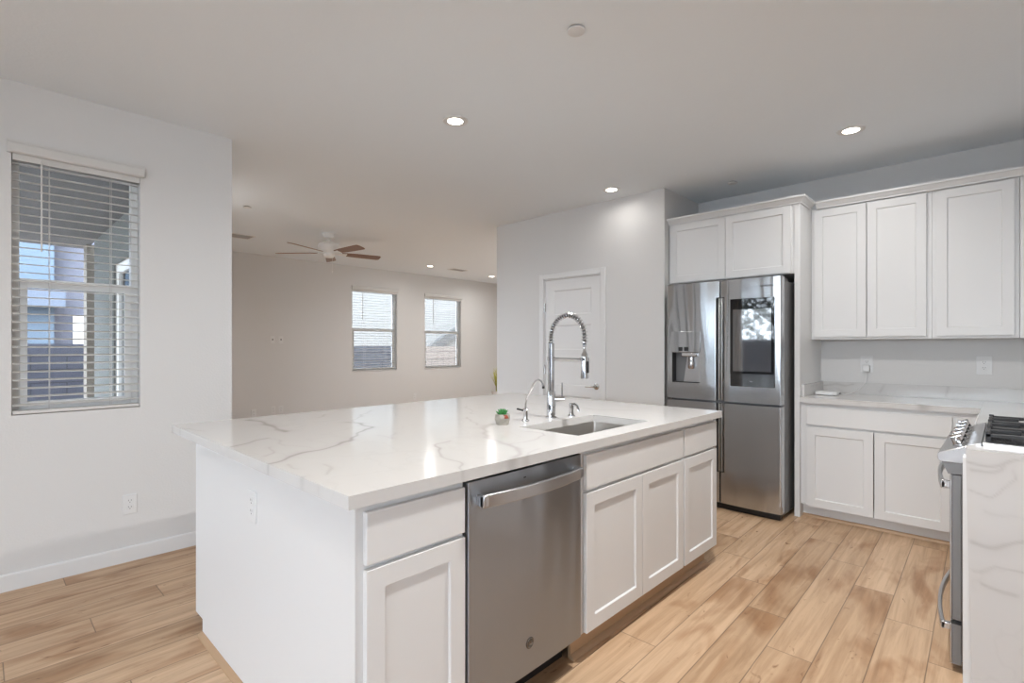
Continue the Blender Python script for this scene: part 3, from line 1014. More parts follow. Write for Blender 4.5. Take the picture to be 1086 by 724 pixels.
# spring coil around the hose
P = [Vector(p) for p in arc]
cum = [0]
for i in range(1, len(P)): cum.append(cum[-1] + (P[i] - P[i - 1]).length)
turns = 27; N = turns * 14; coil = []
for i in range(N + 1):
    s = cum[-1] * i / N
    k = max(j for j in range(len(P) - 1) if cum[j] <= s + 1e-9)
    tt = (s - cum[k]) / (cum[k + 1] - cum[k])
    p = P[k].lerp(P[k + 1], tt)
    tg = (P[k + 1] - P[k]).normalized()
    xax = Vector((1, 0, 0)); yax = tg.cross(xax)
    a = 2 * math.pi * turns * i / N
    coil.append((p + (xax * math.cos(a) + yax * math.sin(a)) * .0140)[:])
MB().tube(coil, .0025, 6).build('spring', CHROME, fc)
sy = fy - .220
sh = MB().lathe([(.006, 1.312), (.0105, 1.310), (.0105, 1.300), (.0075, 1.296), (.0075, 1.275), (.0115, 1.268), (.0165, 1.258), (.0178, 1.245), (.0185, 1.165), (.0195, 1.150), (.0195, 1.136), (.013, 1.134), (0, 1.134)], (fx, sy, 0), 24).build('spray_head', CHROME, fc)
MB().box(fx - .007, fx + .007, sy - .0245, sy - .016, 1.165, 1.225).build('spray_button', BLACK, sh, bevel=.003)
hb = MB().tube([(fx, fy - .014, 1.234), (fx, sy + .020, 1.234)], .0065, 10)
hb.lathe([(.0205, 1.226), (.0235, 1.226), (.0235, 1.243), (.0205, 1.243), (.0205, 1.226)], (fx, sy, 0), 20)
hb.lathe([(.0172, 1.222), (.0205, 1.222), (.0205, 1.246), (.0172, 1.246), (.0172, 1.222)], (fx, fy, 0), 20)
hb.build('spray_holder', CHROME, fc)
lv = MB().tube([(fx + .012, fy - .014, 1.016), (fx + .048, fy - .052, 1.016)], [.016, .016], 16)
lv.tube([(fx + .040, fy - .043, 1.028), (fx + .041, fy - .044, 1.105)], [.0042, .0036], 8)
lv.build('lever', CHROME, fc)

ro = thing('drinking_water_tap', 'slim chrome gooseneck water tap left of the tall spring faucet', 'faucet', (1.967, 1.79, CZ1))
tx, ty = 1.967, 1.79
MB().lathe([(.021, CZ1), (.021, CZ1 + .004), (.0125, CZ1 + .010), (.0115, .958), (.0125, .962), (.0125, .972), (.007, .980), (0, .981)], (tx, ty, 0), 20).build('body', CHROME, ro)
nk = [(tx, ty, .975), (tx, ty, 1.01), (tx, ty - .012, 1.040), (tx, ty - .055, 1.105), (tx, ty - .072, 1.124), (tx, ty - .090, 1.131), (tx, ty - .106, 1.125), (tx, ty - .117, 1.110), (tx, ty - .121, 1.096)]
MB().tube(nk, .0050, 10).build('spout', CHROME, ro)
MB().cyl((tx, ty - .121, 1.100), (tx, ty - .1215, 1.088), .0066, seg=12).build('outlet_tip', BLACK, ro)
MB().tube([(tx, ty + .010, .966), (tx, ty + .030, .968), (tx, ty + .056, .971)], [.0055, .0045, .0055], 8, 1.4).build('lever', BLACK, ro)

sp = thing('soap_dispenser', 'short chrome soap dispenser right of the tall spring faucet', 'soap dispenser', (2.278, 1.728, CZ1))
px_, py_ = 2.278, 1.728
MB().lathe([(.021, CZ1), (.021, CZ1 + .004), (.0135, CZ1 + .009), (.0125, .950), (.0145, .954), (.0145, .982), (.010, .987), (0, .987)], (px_, py_, 0), 20).build('body', CHROME, sp)
MB().tube([(px_, py_, .978), (px_, py_ - .022, .980), (px_, py_ - .038, .974), (px_, py_ - .046, .955), (px_, py_ - .047, .944)], [.0095, .0085, .0075, .007, .0065], 10).build('nozzle', CHROME, sp)

su = thing('potted_succulent', 'small green succulent in a faceted grey pot on the island counter', 'plant', (1.794, 1.786, CZ1))
cx, cy = 1.794, 1.786
pot = MB()
def hexring(r, z, a0=.35): return [(cx + r * math.cos(a0 + i * math.pi / 3), cy + r * math.sin(a0 + i * math.pi / 3), z) for i in range(6)]
rg = [hexring(.030, CZ1), hexring(.040, .944, .60), hexring(.037, .966), hexring(.031, .966), hexring(.029, .955)]
pot.add([p for r_ in rg for p in r_], [(i * 6 + k, i * 6 + (k + 1) % 6, (i + 1) * 6 + (k + 1) % 6, (i + 1) * 6 + k) for i in range(4) for k in range(6)] + [tuple(range(6)), tuple(range(24, 30))])
po = pot.build('pot', POTGREY, su, smooth=False)
# rust coloured painted patch on the camera-right facet
rp = MB()
lo_, hi_ = hexring(.0414, .947, .60), hexring(.0388, .9655)
A_ = Vector(lo_[3]).lerp(Vector(lo_[4]), .45); B_ = Vector(lo_[4])
D_ = Vector(hi_[3]).lerp(Vector(hi_[4]), .55); C_ = Vector(hi_[4])
rp.add([A_[:], B_[:], C_[:], D_[:]], [(0, 1, 2, 3)])
q_ = rp.build('painted_patch', RUST, po)
q_.modifiers.new('thick', 'SOLIDIFY').thickness = .0012
fl = MB()
for i in range(20):
    a = i * 2.39996; e = .15 + 1.15 * (1 - i / 20)
    L_ = .022 + .014 * (1 - i / 20)
    d = Vector((math.cos(a) * math.sin(e), math.sin(a) * math.sin(e), math.cos(e)))
    b_ = Vector((cx, cy, .960))
    pth = [b_ + d * L_ * t + Vector((0, 0, .010 * t * t)) for t in (0, .25, .5, .75, .93, 1)]
    fl.tube([p[:] for p in pth], [.0028, .0048, .0054, .0038, .0016, .0004], 8, .55)
fl.build('leaves', LEAF, su)

# ------------------------------------------------------------------ refrigerator
fr = thing('refrigerator', 'stainless steel four-door refrigerator with ice dispenser and door screen', 'refrigerator', (4.50, 1.63, 0))
FR0, FR1 = 1.178, 2.083
TXF = TX(4.165)
MB().box(4.165, 4.90, FR0 + .006, FR1 - .006, .035, 1.795).build('case', GREYSIDE, fr, bevel=.006)
MB().box(4.13, 4.20, FR0 + .02, FR1 - .02, 0.0, .045).build('base_grille', BLACK, fr, bevel=.008)
for a in (FR0 + .02, FR1 - .12):
    MB().box(4.175, 4.32, a, a + .10, 1.7955, 1.825).build('hinge_cover', GREYSIDE, fr, bevel=.006)
SP = 1.628
UZ, LZ = (.866, 1.822), (.058, .850)
HZ = 1.690       # top of the handle grooves
GW = .026        # half of the groove


def fridge_door(u0, u1, w0, w1, inner, notch):
    """inner: which edge is at the centre gap; notch: (z0, z1) span where the grip groove is cut into that edge"""
    mb = MB()
    segs = []
    z0, z1 = notch
    if w0 < z0 - 1e-6: segs.append((w0, z0, 0))
    segs.append((z0, z1, 1))
    if z1 < w1 - 1e-6: segs.append((z1, w1, 0))
    for a, b, g in segs:
        p, q_ = u0, u1
        if g:
            if inner == 'hi': q_ = u1 - GW
            else: p = u0 + GW
        # keep one common bow for all segments
        ring = []
        nu, er = 30, .010
        f_ = lambda u: .075 + .010 * (1 - (2 * (u - u0) / (u1 - u0) - 1) ** 2)
        lead = [(p + er - er * math.cos(math.pi / 2 * k / 6), f_(p + er) - er + er * math.sin(math.pi / 2 * k / 6)) for k in range(6)]
        tail = [(q_ - er + er * math.cos(math.pi / 2 * k / 6), f_(q_ - er) - er + er * math.sin(math.pi / 2 * k / 6)) for k in range(6)]
        mid = [(p + er + (q_ - p - 2 * er) * i / nu, f_(p + er + (q_ - p - 2 * er) * i / nu)) for i in range(nu + 1)]
        ring = [(p, .004)] + lead + mid + tail[::-1] + [(q_, .004)]
        m = len(ring)
        v = [TXF(u, n, w) for w in (a, b) for u, n in ring]
        mb.add(v, [tuple(range(m)), tuple(range(m, 2 * m))] + [(k, (k + 1) % m, m + (k + 1) % m, m + k) for k in range(m)])
    return mb


def cut_box(o, boxm):
    cutter = boxm.build('cutter_tmp', DARK)
    md = o.modifiers.new('cut', 'BOOLEAN'); md.operation = 'DIFFERENCE'; md.object = cutter; md.solver = 'EXACT'
    dg = bpy.context.evaluated_depsgraph_get()
    # cutter must be in the frame of o
    me = bpy.data.meshes.new_from_object(o.evaluated_get(dg))
    o.modifiers.clear(); o.data = me
    bpy.data.objects.remove(cutter)


dl = fridge_door(SP + .003, FR1, *UZ, 'lo', (UZ[0], HZ)).build('upper_left_door', STEEL, fr)
dr = fridge_door(FR0, SP - .003, *UZ, 'hi', (UZ[0], HZ)).build('upper_right_door', STEEL, fr)
ll = fridge_door(SP + .003, FR1, *LZ, 'lo', (.30, LZ[1])).build('lower_left_door', STEEL, fr)
lr = fridge_door(FR0, SP - .003, *LZ, 'hi', (.30, LZ[1])).build('lower_right_door', STEEL, fr)
bpy.context.view_layer.update()
DSP = (1.790, 2.028, 1.000, 1.250)      # dispenser cavity
cut_box(dl, MB().box(4.060, 4.150, DSP[0], DSP[1], DSP[2], DSP[3]))
for o_ in (dl,):
    o_.data.polygons.foreach_set('use_smooth', [True] * len(o_.data.polygons)); o_.data.set_sharp_from_angle(angle=R(32))
gr_ = MB()
for a, b, z0, z1 in ((SP + .003, SP + GW + .002, UZ[0] + .002, HZ - .001), (SP + .003, SP + GW + .002, .302, LZ[1] - .002)):
    gr_.box(4.165 - .030, 4.165 - .012, a, b, z0, z1)
gr_.build('grip_channel', GREYSIDE, dl)
gr_ = MB()
for a, b, z0, z1 in ((SP - GW - .002, SP - .003, UZ[0] + .002, HZ - .001), (SP - GW - .002, SP - .003, .302, LZ[1] - .002)):
    gr_.box(4.165 - .030, 4.165 - .012, a, b, z0, z1)
gr_.build('grip_channel', GREYSIDE, dr)
for d_, dlow, a, b, mm in ((dl, ll, SP + .0035, SP + .0165, NICKEL), (dr, lr, SP - .0185, SP - .0045, STEELS)):
    MB().box(4.165 - .070, 4.165 - .030, a, b, UZ[0] + .004, HZ - .004).build('grip_bar', mm, d_, bevel=.003)
    MB().box(4.165 - .070, 4.165 - .030, a, b, .305, LZ[1] - .004).build('grip_bar', mm, dlow, bevel=.003)
# dispenser
xf = 4.165 - .0845
dsp = MB().box(xf - .004, xf + .004, DSP[0] - .006, DSP[1] + .006, 1.252, 1.425).build('dispenser_fascia', STEEL, dl, bevel=.002)
MB().box(4.147, 4.150, DSP[0], DSP[1], DSP[2], DSP[3]).add([], []).build('dispenser_recess', GREYSIDE, dl)
MB().box(4.078, 4.147, DSP[1] - .003, DSP[1], DSP[2], DSP[3]).build('recess_side', BLACK, dl)
MB().hexa([(4.146, DSP[0] + .002, 1.005), (4.146, DSP[0] + .165, 1.005), (4.110, DSP[0] + .150, 1.005), (4.100, DSP[0] + .002, 1.005)],
          [(4.146, DSP[0] + .002, 1.245), (4.146, DSP[0] + .130, 1.245), (4.120, DSP[0] + .120, 1.245), (4.120, DSP[0] + .002, 1.245)]).build('splash_plate', STEELS, dl, bevel=.002)
MB().box(4.082, 4.146, DSP[0], DSP[1], DSP[2], DSP[2] + .006).build('drip_tray', BLACK, dl)
yc = DSP[0] + .085
MB().box(4.085, 4.135, yc - .055, yc + .075, 1.215, 1.250).build('nozzle_housing', CHROME, dl, bevel=.006)
MB().lathe([(.026, 1.215), (.026, 1.19), (.030, 1.165), (.030, 1.125), (.024, 1.115), (0, 1.115)], (4.108, yc - .005, 0), 20).build('dispenser_paddle', CHROME, dl)
for q0 in (.045, .095):
    MB().box(xf - .0065, xf - .003, yc + q0 - .035, yc + q0 + .000, 1.262, 1.295).build('control_pad', BLACK, dl)
# door screen
SCR = (1.221, 1.543, .991, 1.668)
MB().box(xf - .0075, xf + .006, *SCR[:2], *SCR[2:]).build('screen', GLASSBLK, dr, bevel=.003)
sc_ = [c_ for c_ in dr.children if c_.name.startswith('screen')][0]
MB().box(xf - .0082, xf - .0070, SCR[0] + .022, SCR[1] - .022, 1.108, 1.585).build('display', DISPLAY, sc_)
MB().box(xf - .0080, xf - .0072, 1.375, 1.395, 1.030, 1.034).build('mark', NICKEL, sc_)
Mx = Matrix(((0, 0, -1, 0), (-1, 0, 0, 0), (0, 1, 0, 0), (0, 0, 0, 1)))
text_mesh('brand_lettering', 'SAMSUNG', .021, LETTER, dr, Matrix.Translation((xf + .0005, 1.275, 1.755)) @ Mx, .0008, ORIGIN[fr])

# ------------------------------------------------------------------ fridge surround and wall cabinets
BX = lambda X: (lambda u0, u1, n0, n1, w0, w1: (X + n0, X + n1, u0, u1, w0, w1))
fs = thing('fridge_surround', 'white tall side panel and two-door cabinet built around the refrigerator', 'cabinet', (4.60, 1.65, 0))
XS = 4.345
MB().box(XS - .010, XF - .002, 1.118, 1.156, 0, 2.398).build('side_panel', CAB, fs, bevel=.0015)
carcass(1.157, 2.186, 1.862, 2.398, .60, BX(XS), [], top=True).build('body', CAB, fs, bevel=.001)
shaker(1.680, 2.170, 1.868, 2.386, TX(XS)).build('door', CAB, fs, bevel=.0012)
shaker(1.178, 1.676, 1.868, 2.386, TX(XS)).build('door', CAB, fs, bevel=.0012)
CR = [(0, 2.392), (.008, 2.392), (.010, 2.402), (.018, 2.408), (.030, 2.424), (.036, 2.430), (.042, 2.432), (.042, 2.446), (0, 2.446)]
MB().sweep(CR, [(XS - .011, 2.186), (XS - .011, 1.117), (4.60, 1.117)], 1).build('crown_moulding', CAB, fs)

XU = 4.652
BU = BX(XU)
G2 = 'wall cabinets above the back counter'
c = thing('wall_cabinet', 'white two-door wall cabinet next to the fridge surround', 'cabinet', (4.80, .74, 1.355), G2)
carcass(.362, 1.116, 1.355, 2.398, .304, BU, [], top=True).build('body', CAB, c, bevel=.001)
shaker(.745, 1.094, 1.373, 2.384, TX(XU)).build('door', CAB, c, bevel=.0012)
shaker(.391, .740, 1.373, 2.384, TX(XU)).build('door', CAB, c, bevel=.0012)
c = thing('wall_cabinet', 'white single-door wall cabinet at the right edge, above the gas range corner', 'cabinet', (4.80, .14, 1.355), G2)
carcass(-.076, .361, 1.355, 2.398, .304, BU, [], top=True).build('body', CAB, c, bevel=.001)
shaker(-.053, .338, 1.373, 2.384, TX(XU)).build('door', CAB, c, bevel=.0012)
c = MB().box(XU + .004, XU + .30, YRW + .004, -.0775, 1.355, 2.398).build('corner_cabinet', CAB, bevel=.001, loc=(4.8, -.3, 1.355))
tag(c, 'plain white corner wall cabinet cut off by the right edge', 'cabinet')
c = MB().sweep(CR, [(XU - .021, 1.074), (XU - .021, YRW + .002)], 1).box(XU - .0205, XU + .002, YRW + .002, 1.074, 2.3985, 2.44).build('crown_moulding', CAB, loc=(XU, .3, 2.4))
tag(c, 'white crown moulding along the top of the wall cabinets right of the fridge', 'moulding')

# base run on the fridge wall
XBF = 4.350
c = thing('base_cabinet', 'white base cabinet with two doors under the back counter, right of the fridge', 'cabinet', (4.65, .65, 0))
carcass(.1185, 1.116, .105, CZ0 - .001, .60, BX(XBF), [.700]).build('body', CAB, c, bevel=.001)
MB().box(XBF + .0005, XBF + .0185, .1185, .262, .106, CZ0 - .0015).build('corner_stile', CAB, c, bevel=.001)
flat(.236, 1.074, .712, .846, TX(XBF)).build('drawer', CAB, c, bevel=.0025)
shaker(.655, 1.074, .100, .695, TX(XBF)).build('door', CAB, c, bevel=.0012)
shaker(.236, .649, .100, .695, TX(XBF)).build('door', CAB, c, bevel=.0012)
MB().box(XBF + .062, XBF + .075, .1185, 1.116, .0, .104).build('toe_kick', CAB, c)
MB().sweep(q, [(XBF + .062, 1.116), (XBF + .062, .1185)], 1).build('shoe_moulding', SHOE, c)
c = MB().box(3.475, XF - .01, YRW + .004, .115, .105, CZ0 - .001).box(3.475, XF - .01, YRW + .004, .05, 0, .105).build('corner_base_cabinet', CAB, bevel=.001, loc=(4.2, -.2, 0))
tag(c, 'white corner base cabinet behind the gas range', 'cabinet')
ct = thing('back_countertop', 'white quartz counter with low backsplash between fridge panel and range', 'countertop', (4.6, .4, CZ1))
FVN = [([(4.217, .409), (4.079, .354), (3.897, .303)], .014, .4), ([(4.38, .43), (4.30, .36), (4.20, .28)], .016, .5), ([(4.45, .851), (4.335, .777), (4.31, .74)], .005, .4), ([(4.469, 1.073), (4.725, .881)], .006, .25), ([(4.33, .62), (4.36, .60)], .008, .3)]
grid_slab('slab', lin(4.318, XF - .002, .012), lin(.100, 1.116, .012), CZ0, CZ1, None, FVN, ct)
grid_slab('corner_slab', lin(3.470, XF - .002, .03), lin(YRW + .002, .0995, .03), CZ0, CZ1, None, FVN, ct)
bs = thing('backsplash', 'low white quartz upstand along the wall behind the back counter', 'backsplash', (XF - .01, .3, CZ1))
SV = [([(1.13, .986), (1.03, .975), (.936, .978), (.884, .998)], .008, .5), ([(.678, 1.0), (.691, .941)], .005, .35), ([(.305, 1.004), (.299, .941)], .005, .35), ([(1.1, .93), (1.0, .95), (.9, .925)], .006, .3)]
grid_slab('upstand', lin(YRW + .002, 1.096, .008), lin(CZ1 + .0004, 1.006, .008), 0, .019, None, SV, bs, M=lambda a, b, t: (XF - .002 - t, a, b))
grid_slab('side_piece', lin(4.375, XF - .022, .02), lin(CZ1 + .0004, 1.006, .02), 0, .019, None, [([(4.5, .99), (4.96, .985)], .006, .3)], bs, M=lambda a, b, t: (a, 1.116 - t, b))

TW = TX(XF)
outlet('white outlet on the back counter wall with a plug adapter in it', TW, .793, 1.156, wid=.085, hgt=.135)
outlet('empty white outlet on the back counter wall, nearest the right edge', TW, .098, 1.165, wid=.085, hgt=.135)
ad = thing('power_adapter', 'white plug adapter with thin cord in the outlet beside the fridge panel', 'charger', (XF - .02, .793, 1.13))
MB().box(XF - .046, XF - .0082, .793 - .024, .793 + .024, 1.098, 1.150).build('block', PLASTIC, ad, bevel=.005)
MB().tube([(XF - .030, .793, 1.10), (XF - .034, .790, 1.06), (XF - .050, .795, 1.01), (XF - .085, .835, .955), (XF - .13, .885, .924), (XF - .17, .915, .918), (XF - .215, .938, .928)], .0028, 8).build('cord', PLASTIC, ad)
rt = thing('network_box', 'slim white plastic box lying on the back counter beside the fridge panel', 'box', (4.69, 1.01, CZ1))
MB().prism(rrect(4.630, 4.760, .935, 1.090, .018), 'z', CZ1 + .003, CZ1 + .026).build('case', PLASTIC, rt, bevel=.004)
for a in (4.65, 4.74):
    for b in (.955, 1.07):
        MB().lathe([(.006, CZ1), (.006, CZ1 + .004)], (a, b, 0), 10).build('rubber_foot', BLACK, rt)
MB().box(4.700, 4.740, .928, .936, CZ1 + .008, CZ1 + .020).build('port', GREYSIDE, rt)

# ------------------------------------------------------------------ near counter with waterfall end
nc = thing('waterfall_countertop', 'white veined quartz waterfall counter end at the right edge', 'countertop', (2.63, -.2, 0))
WFV = [([(.097, .868), (.052, .874), (.003, .878), (-.053, .883), (-.2, .89)], .0055, .45), ([(.092, .836), (.047, .849), (.018, .862), (.003, .876)], .008, .38),
       ([(-.025, .855), (-.027, .822), (-.006, .792), (.032, .758), (.087, .767)], .004, .3), ([(.09, .576), (.037, .576), (-.001, .581), (-.053, .6), (-.2, .63)], .0085, .5),
       ([(.081, .425), (.035, .418), (-.01, .405)], .007, .35), ([(.09, .47), (.02, .50), (-.05, .485)], .004, .25), ([(.05, .70), (-.1, .66)], .004, .15)]
grid_slab('waterfall_panel', lin(YRW + .004, .102, .007), lin(.0, CZ1, .007), 0, .037, None, WFV, nc,
          M=lambda a, b, t: (2.610 - t, a - .018 * (1 - b / CZ1) * (a - YRW) / (.102 - YRW), b))
grid_slab('top_slab', lin(2.6105, 2.692, .02), lin(YRW + .004, .102, .02), CZ0, CZ1, None, [], nc)
c = MB().box(2.612, 2.690, YRW + .004, .112, .0, CZ0 - .001).build('filler_cabinet', CAB, bevel=.001, loc=(2.65, -.2, 0))
tag(c, 'narrow white cabinet between waterfall panel and gas range', 'cabinet')

# ------------------------------------------------------------------ gas range
rg_ = thing('gas_range', 'stainless steel slide-in gas range with front knobs and bowed handles', 'range', (3.08, -.18, 0))
RX0, RX1 = 2.698, 3.462
MB().box(RX0, RX1, YRW + .02, .118, .05, .895).build('body', GREYSIDE, rg_, bevel=.002)
MB().box(RX0 + .03, RX1 - .03, -.40, .06, 0, .05).build('plinth', BLACK, rg_)
# cooktop pan and its steel rim
MB().box(RX0 - .004, RX1 + .004, YRW + .015, .058, .895, .925).build('cooktop', STEELS, rg_, bevel=.003)
MB().box(RX0 + .03, RX1 - .03, YRW + .05, .045, .9245, .9275).build('burner_pan', ENAMEL, rg_, bevel=.001)
# sloped control panel
pp = [(.060, .925), (.185, .874), (.192, .868), (.192, .845), (.184, .836), (.120, .836), (.060, .880)]
cp_ = MB().prism(pp, 'x', RX0 - .002, RX1 + .002).build('control_panel', STEELS, rg_, bevel=.002)
MB().prism([(.118, .836), (.180, .836), (.160, .790), (.118, .790)], 'x', RX0, RX1).build('vent_trim', GREYSIDE, rg_)
nrm = Vector((0, .051, .125)).normalized()
for i in range(5):
    x = RX0 + .105 + i * (RX1 - RX0 - .21) / 4
    b_ = Vector((x, .128, .8975))
    zr = nrm.to_track_quat('Z', 'Y').to_matrix()
    kb_ = MB().lathe([(0, -.004), (.026, -.004), (.026, .003), (.0215, .006), (.0205, .030), (.018, .034), (0, .034)], b_[:], 24, 'z', zr).build('knob', CHROME, cp_)
    e1 = zr @ Vector((0, 1, 0)); e2 = zr @ Vector((1, 0, 0))
    q0 = b_ + nrm * .033
    A1 = [q0 + e1 * s * .020 + e2 * t * .005 for s, t in ((-1, -1), (1, -1), (1, 1), (-1, 1))]
    B1 = [p + nrm * .010 for p in A1]
    MB().hexa([p[:] for p in A1], [p[:] for p in B1]).build('grip', CHROME, kb_, bevel=.001)
pm = Vector((RX0 + .17, .150, .889))
MB().hexa([(3.0, .135, .8955), (3.16, .135, .8955), (3.16, .165, .8832), (3.0, .165, .8832)], [(3.0, .1356, .8967), (3.16, .1356, .8967), (3.16, .1656, .8844), (3.0, .1656, .8844)]).build('clock_display', BLACK, cp_)
# oven door and drawer
od = MB().box(RX0 + .001, RX1 - .001, .147, .155, .208, .788).build('oven_door', STEELS, rg_, bevel=.003)
MB().box(RX0 + .001, RX1 - .001, .120, .1465, .210, .786).build('door_edge', GREYSIDE, od)
MB().box(RX0 + .12, RX1 - .12, .1545, .1575, .34, .66).build('oven_window', GLASSBLK, od, bevel=.001)
dw_ = MB().box(RX0 + .001, RX1 - .001, .147, .155, .03, .192).build('storage_drawer', STEELS, rg_, bevel=.003)
MB().box(RX0 + .001, RX1 - .001, .120, .1465, .032, .190).build('drawer_edge', GREYSIDE, dw_)


def bow_handle(z, h, y0, reach, parent):
    mb = MB(); pts = []
    for i in range(25):
        t = i / 24
        pts.append((RX0 + .012 + (RX1 - RX0 - .024) * t, y0 + .028 + reach * (1 - (2 * t - 1) ** 2)))
    ring = pts + [(x, y - .014) for x, y in reversed(pts)]
    mb.prism(ring, 'z', z - h / 2, z + h / 2)
    for x in (RX0 + .012, RX1 - .036):
        mb.box(x, x + .024, y0 - .002, y0 + .030, z - h / 2 + .002, z + h / 2 - .002)
    return mb.build('handle', STEELS, parent, bevel=.003)


bow_handle(.742, .034, .155, .030, od)
bow_handle(.172, .030, .155, .030, dw_)
# burners and grates
for bx_, by_, br_ in ((2.85, -.08, .045), (2.85, -.36, .036), (3.08, -.22, .050), (3.31, -.08, .045), (3.31, -.36, .036)):
    MB().lathe([(br_ + .012, .9275), (br_ + .010, .934), (br_, .936), (br_, .943), (br_ - .004, .946), (0, .946)], (bx_, by_, 0), 28).build('burner', IRON, rg_)
for gx0, gx1 in ((RX0 + .022, 2.955), (2.960, 3.200), (3.205, RX1 - .022)):
    g_ = MB(); t = .013
    y0, y1 = YRW + .06, .050
    zt = .962
    for a, b in ((gx0, gx0 + t), (gx1 - t, gx1)): g_.box(a, b, y0, y1, zt - .016, zt)
    for a, b in ((y0, y0 + t), (y1 - t, y1)): g_.box(gx0, gx1, a, b, zt - .016, zt)
    ym = (y0 + y1) / 2
    g_.box(gx0, gx1, ym - t / 2, ym + t / 2, zt - .016, zt)
    xm = (gx0 + gx1) / 2
    for yq in ((y0 + ym) / 2, (ym + y1) / 2):
        g_.box(gx0, xm - .035, yq - t / 2, yq + t / 2, zt - .014, zt + .003)
        g_.box(xm + .035, gx1, yq - t / 2, yq + t / 2, zt - .014, zt + .003)
    for a, b in ((y0, ym), (ym, y1)):
        g_.box(xm - t / 2, xm + t / 2, a, (a + b) / 2 - .035, zt - .014, zt + .003)
        g_.box(xm - t / 2, xm + t / 2, (a + b) / 2 + .035, b, zt - .014, zt + .003)
    for a in (gx0, gx1 - .018):
        for b in (y0, y1 - .018, ym - .009):
            g_.box(a, a + .018, b, b + .018, .9275, zt + .006)
    g_.build('grate', IRON, rg_, bevel=.003)


# ------------------------------------------------------------------ ceiling fittings
def ceiling_light(label, x, y, dim=1.0):
    t = thing('ceiling_light', label, 'recessed light', (x, y, H), 'recessed ceiling lights')
    MB().lathe([(.048, H), (.048, H - .004), (.062, H - .0075), (.078, H - .0045), (.080, H), (.048, H)], (x, y, 0), 36).build('trim_ring', PLASTIC, t)
    MB().lathe([(0, H - .0045), (.040, H - .0045), (.0485, H - .003), (.0485, H - .0005), (0, H - .0005)], (x, y, 0), 32).build('lens', LENS, t)
    d = bpy.data.lights.new('downlight', 'AREA'); d.shape = 'DISK'; d.size = .14; d.energy = LAMP_W * dim; d.color = LAMP_COL; d.spread = R(165)
    o = bpy.data.objects.new('downlight', d); COL.objects.link(o); o.parent = t; o.location = (0, 0, -.009)
    return t


ceiling_light('lit recessed ceiling light over the island, left one near the middle', 2.08, 2.49, .38)
ceiling_light('lit recessed ceiling light in front of the right wall cabinets', 3.97, .722, .40)
ceiling_light('lit recessed ceiling light close above the pantry wall', 3.97, 2.56, .10)
ceiling_light('recessed ceiling light above the aisle by the island corner, out of frame', 2.08, .722, 2.7)
ceiling_light('added unseen ceiling fill light above the dining area behind the camera', .15, .722, 1.2)  # extra lamp added as fill, never in view
ceiling_light('added ceiling fill light above the dining area by the left window, out of frame', -.4, 2.3, .4)  # another added fill lamp on the dining side
ceiling_light('lit recessed ceiling light far off in the living room, left of the ceiling vent', 5.527, 7.311, .4)
ceiling_light('lit recessed ceiling light far off, nearest the pantry wall edge', 7.214, 7.491, .5)


ceiling_light('added ceiling fill light in the living room hidden behind the pantry wall', 6.4, 5.2, 3.2)  # hidden lamp added to brighten the living room
ceiling_light('added ceiling fill light in the living room hidden behind the dining wall', 1.55, 5.35, 1.2)  # hidden lamp added to lift the left side of the living room


def disc_cover(label, x, y, r, drop=.012, mat=PLASTIC):
    t = thing('sprinkler_cover', label, 'sprinkler', (x, y, H), 'ceiling sprinkler covers')
    MB().lathe([(r, H - drop * .5), (r, H - drop), (r * .94, H - drop * 1.1), (0, H - drop * 1.1), (0, H - drop * .5)], (x, y, 0), 32).build('plate', mat, t)
    MB().lathe([(r * .72, H), (r * .72, H - drop * .6)], (x, y, 0), 24).build('cup', GREYSIDE, t)
    return t


disc_cover('round white sprinkler cover near the top edge of the ceiling', 1.854, 1.380, .039)
disc_cover('small round sprinkler cover on the ceiling above the fridge', 4.515, 1.688, .040)
disc_cover('small round sprinkler cover on the living room ceiling at the left wall corner', 1.894, 5.541, .040)


def vent(label, x, y, lx, ly):
    t = thing('ceiling_vent', label, 'vent', (x, y, H), 'ceiling air vents')
    b = MB().box(x - lx / 2, x + lx / 2, y - ly / 2, y - ly / 2 + .022, H - .007, H).box(x - lx / 2, x + lx / 2, y + ly / 2 - .022, y + ly / 2, H - .007, H)
    b.box(x - lx / 2, x - lx / 2 + .022, y - ly / 2 + .022, y + ly / 2 - .022, H - .007, H).box(x + lx / 2 - .022, x + lx / 2, y - ly / 2 + .022, y + ly / 2 - .022, H - .007, H)
    b.build('frame', PLASTIC, t, bevel=.002)
    MB().box(x - lx / 2 + .02, x + lx / 2 - .02, y - ly / 2 + .02, y + ly / 2 - .02, H - .0015, H - .0005).build('duct', SLOT, t)
    s = MB(); k = int((ly - .05) / .026)
    for i in range(k):
        yy = y - ly / 2 + .033 + i * (ly - .066) / max(1, k - 1)
        s.hexa([(x - lx / 2 + .02, yy - .006, H - .004), (x - lx / 2 + .02, yy + .001, H - .008), (x - lx / 2 + .02, yy + .002, H - .007), (x - lx / 2 + .02, yy - .005, H - .003)],
               [(x + lx / 2 - .02, yy - .006, H - .004), (x + lx / 2 - .02, yy + .001, H - .008), (x + lx / 2 - .02, yy + .002, H - .007), (x + lx / 2 - .02, yy - .005, H - .003)])
    s.build('louvres', VENTSHADE, t)
    return t


vent('white ceiling vent beside the left wall corner, left of the fan', 2.30, 7.08, .36, .26)
vent('white ceiling vent between the two far recessed lights', 6.163, 7.293, .36, .21)

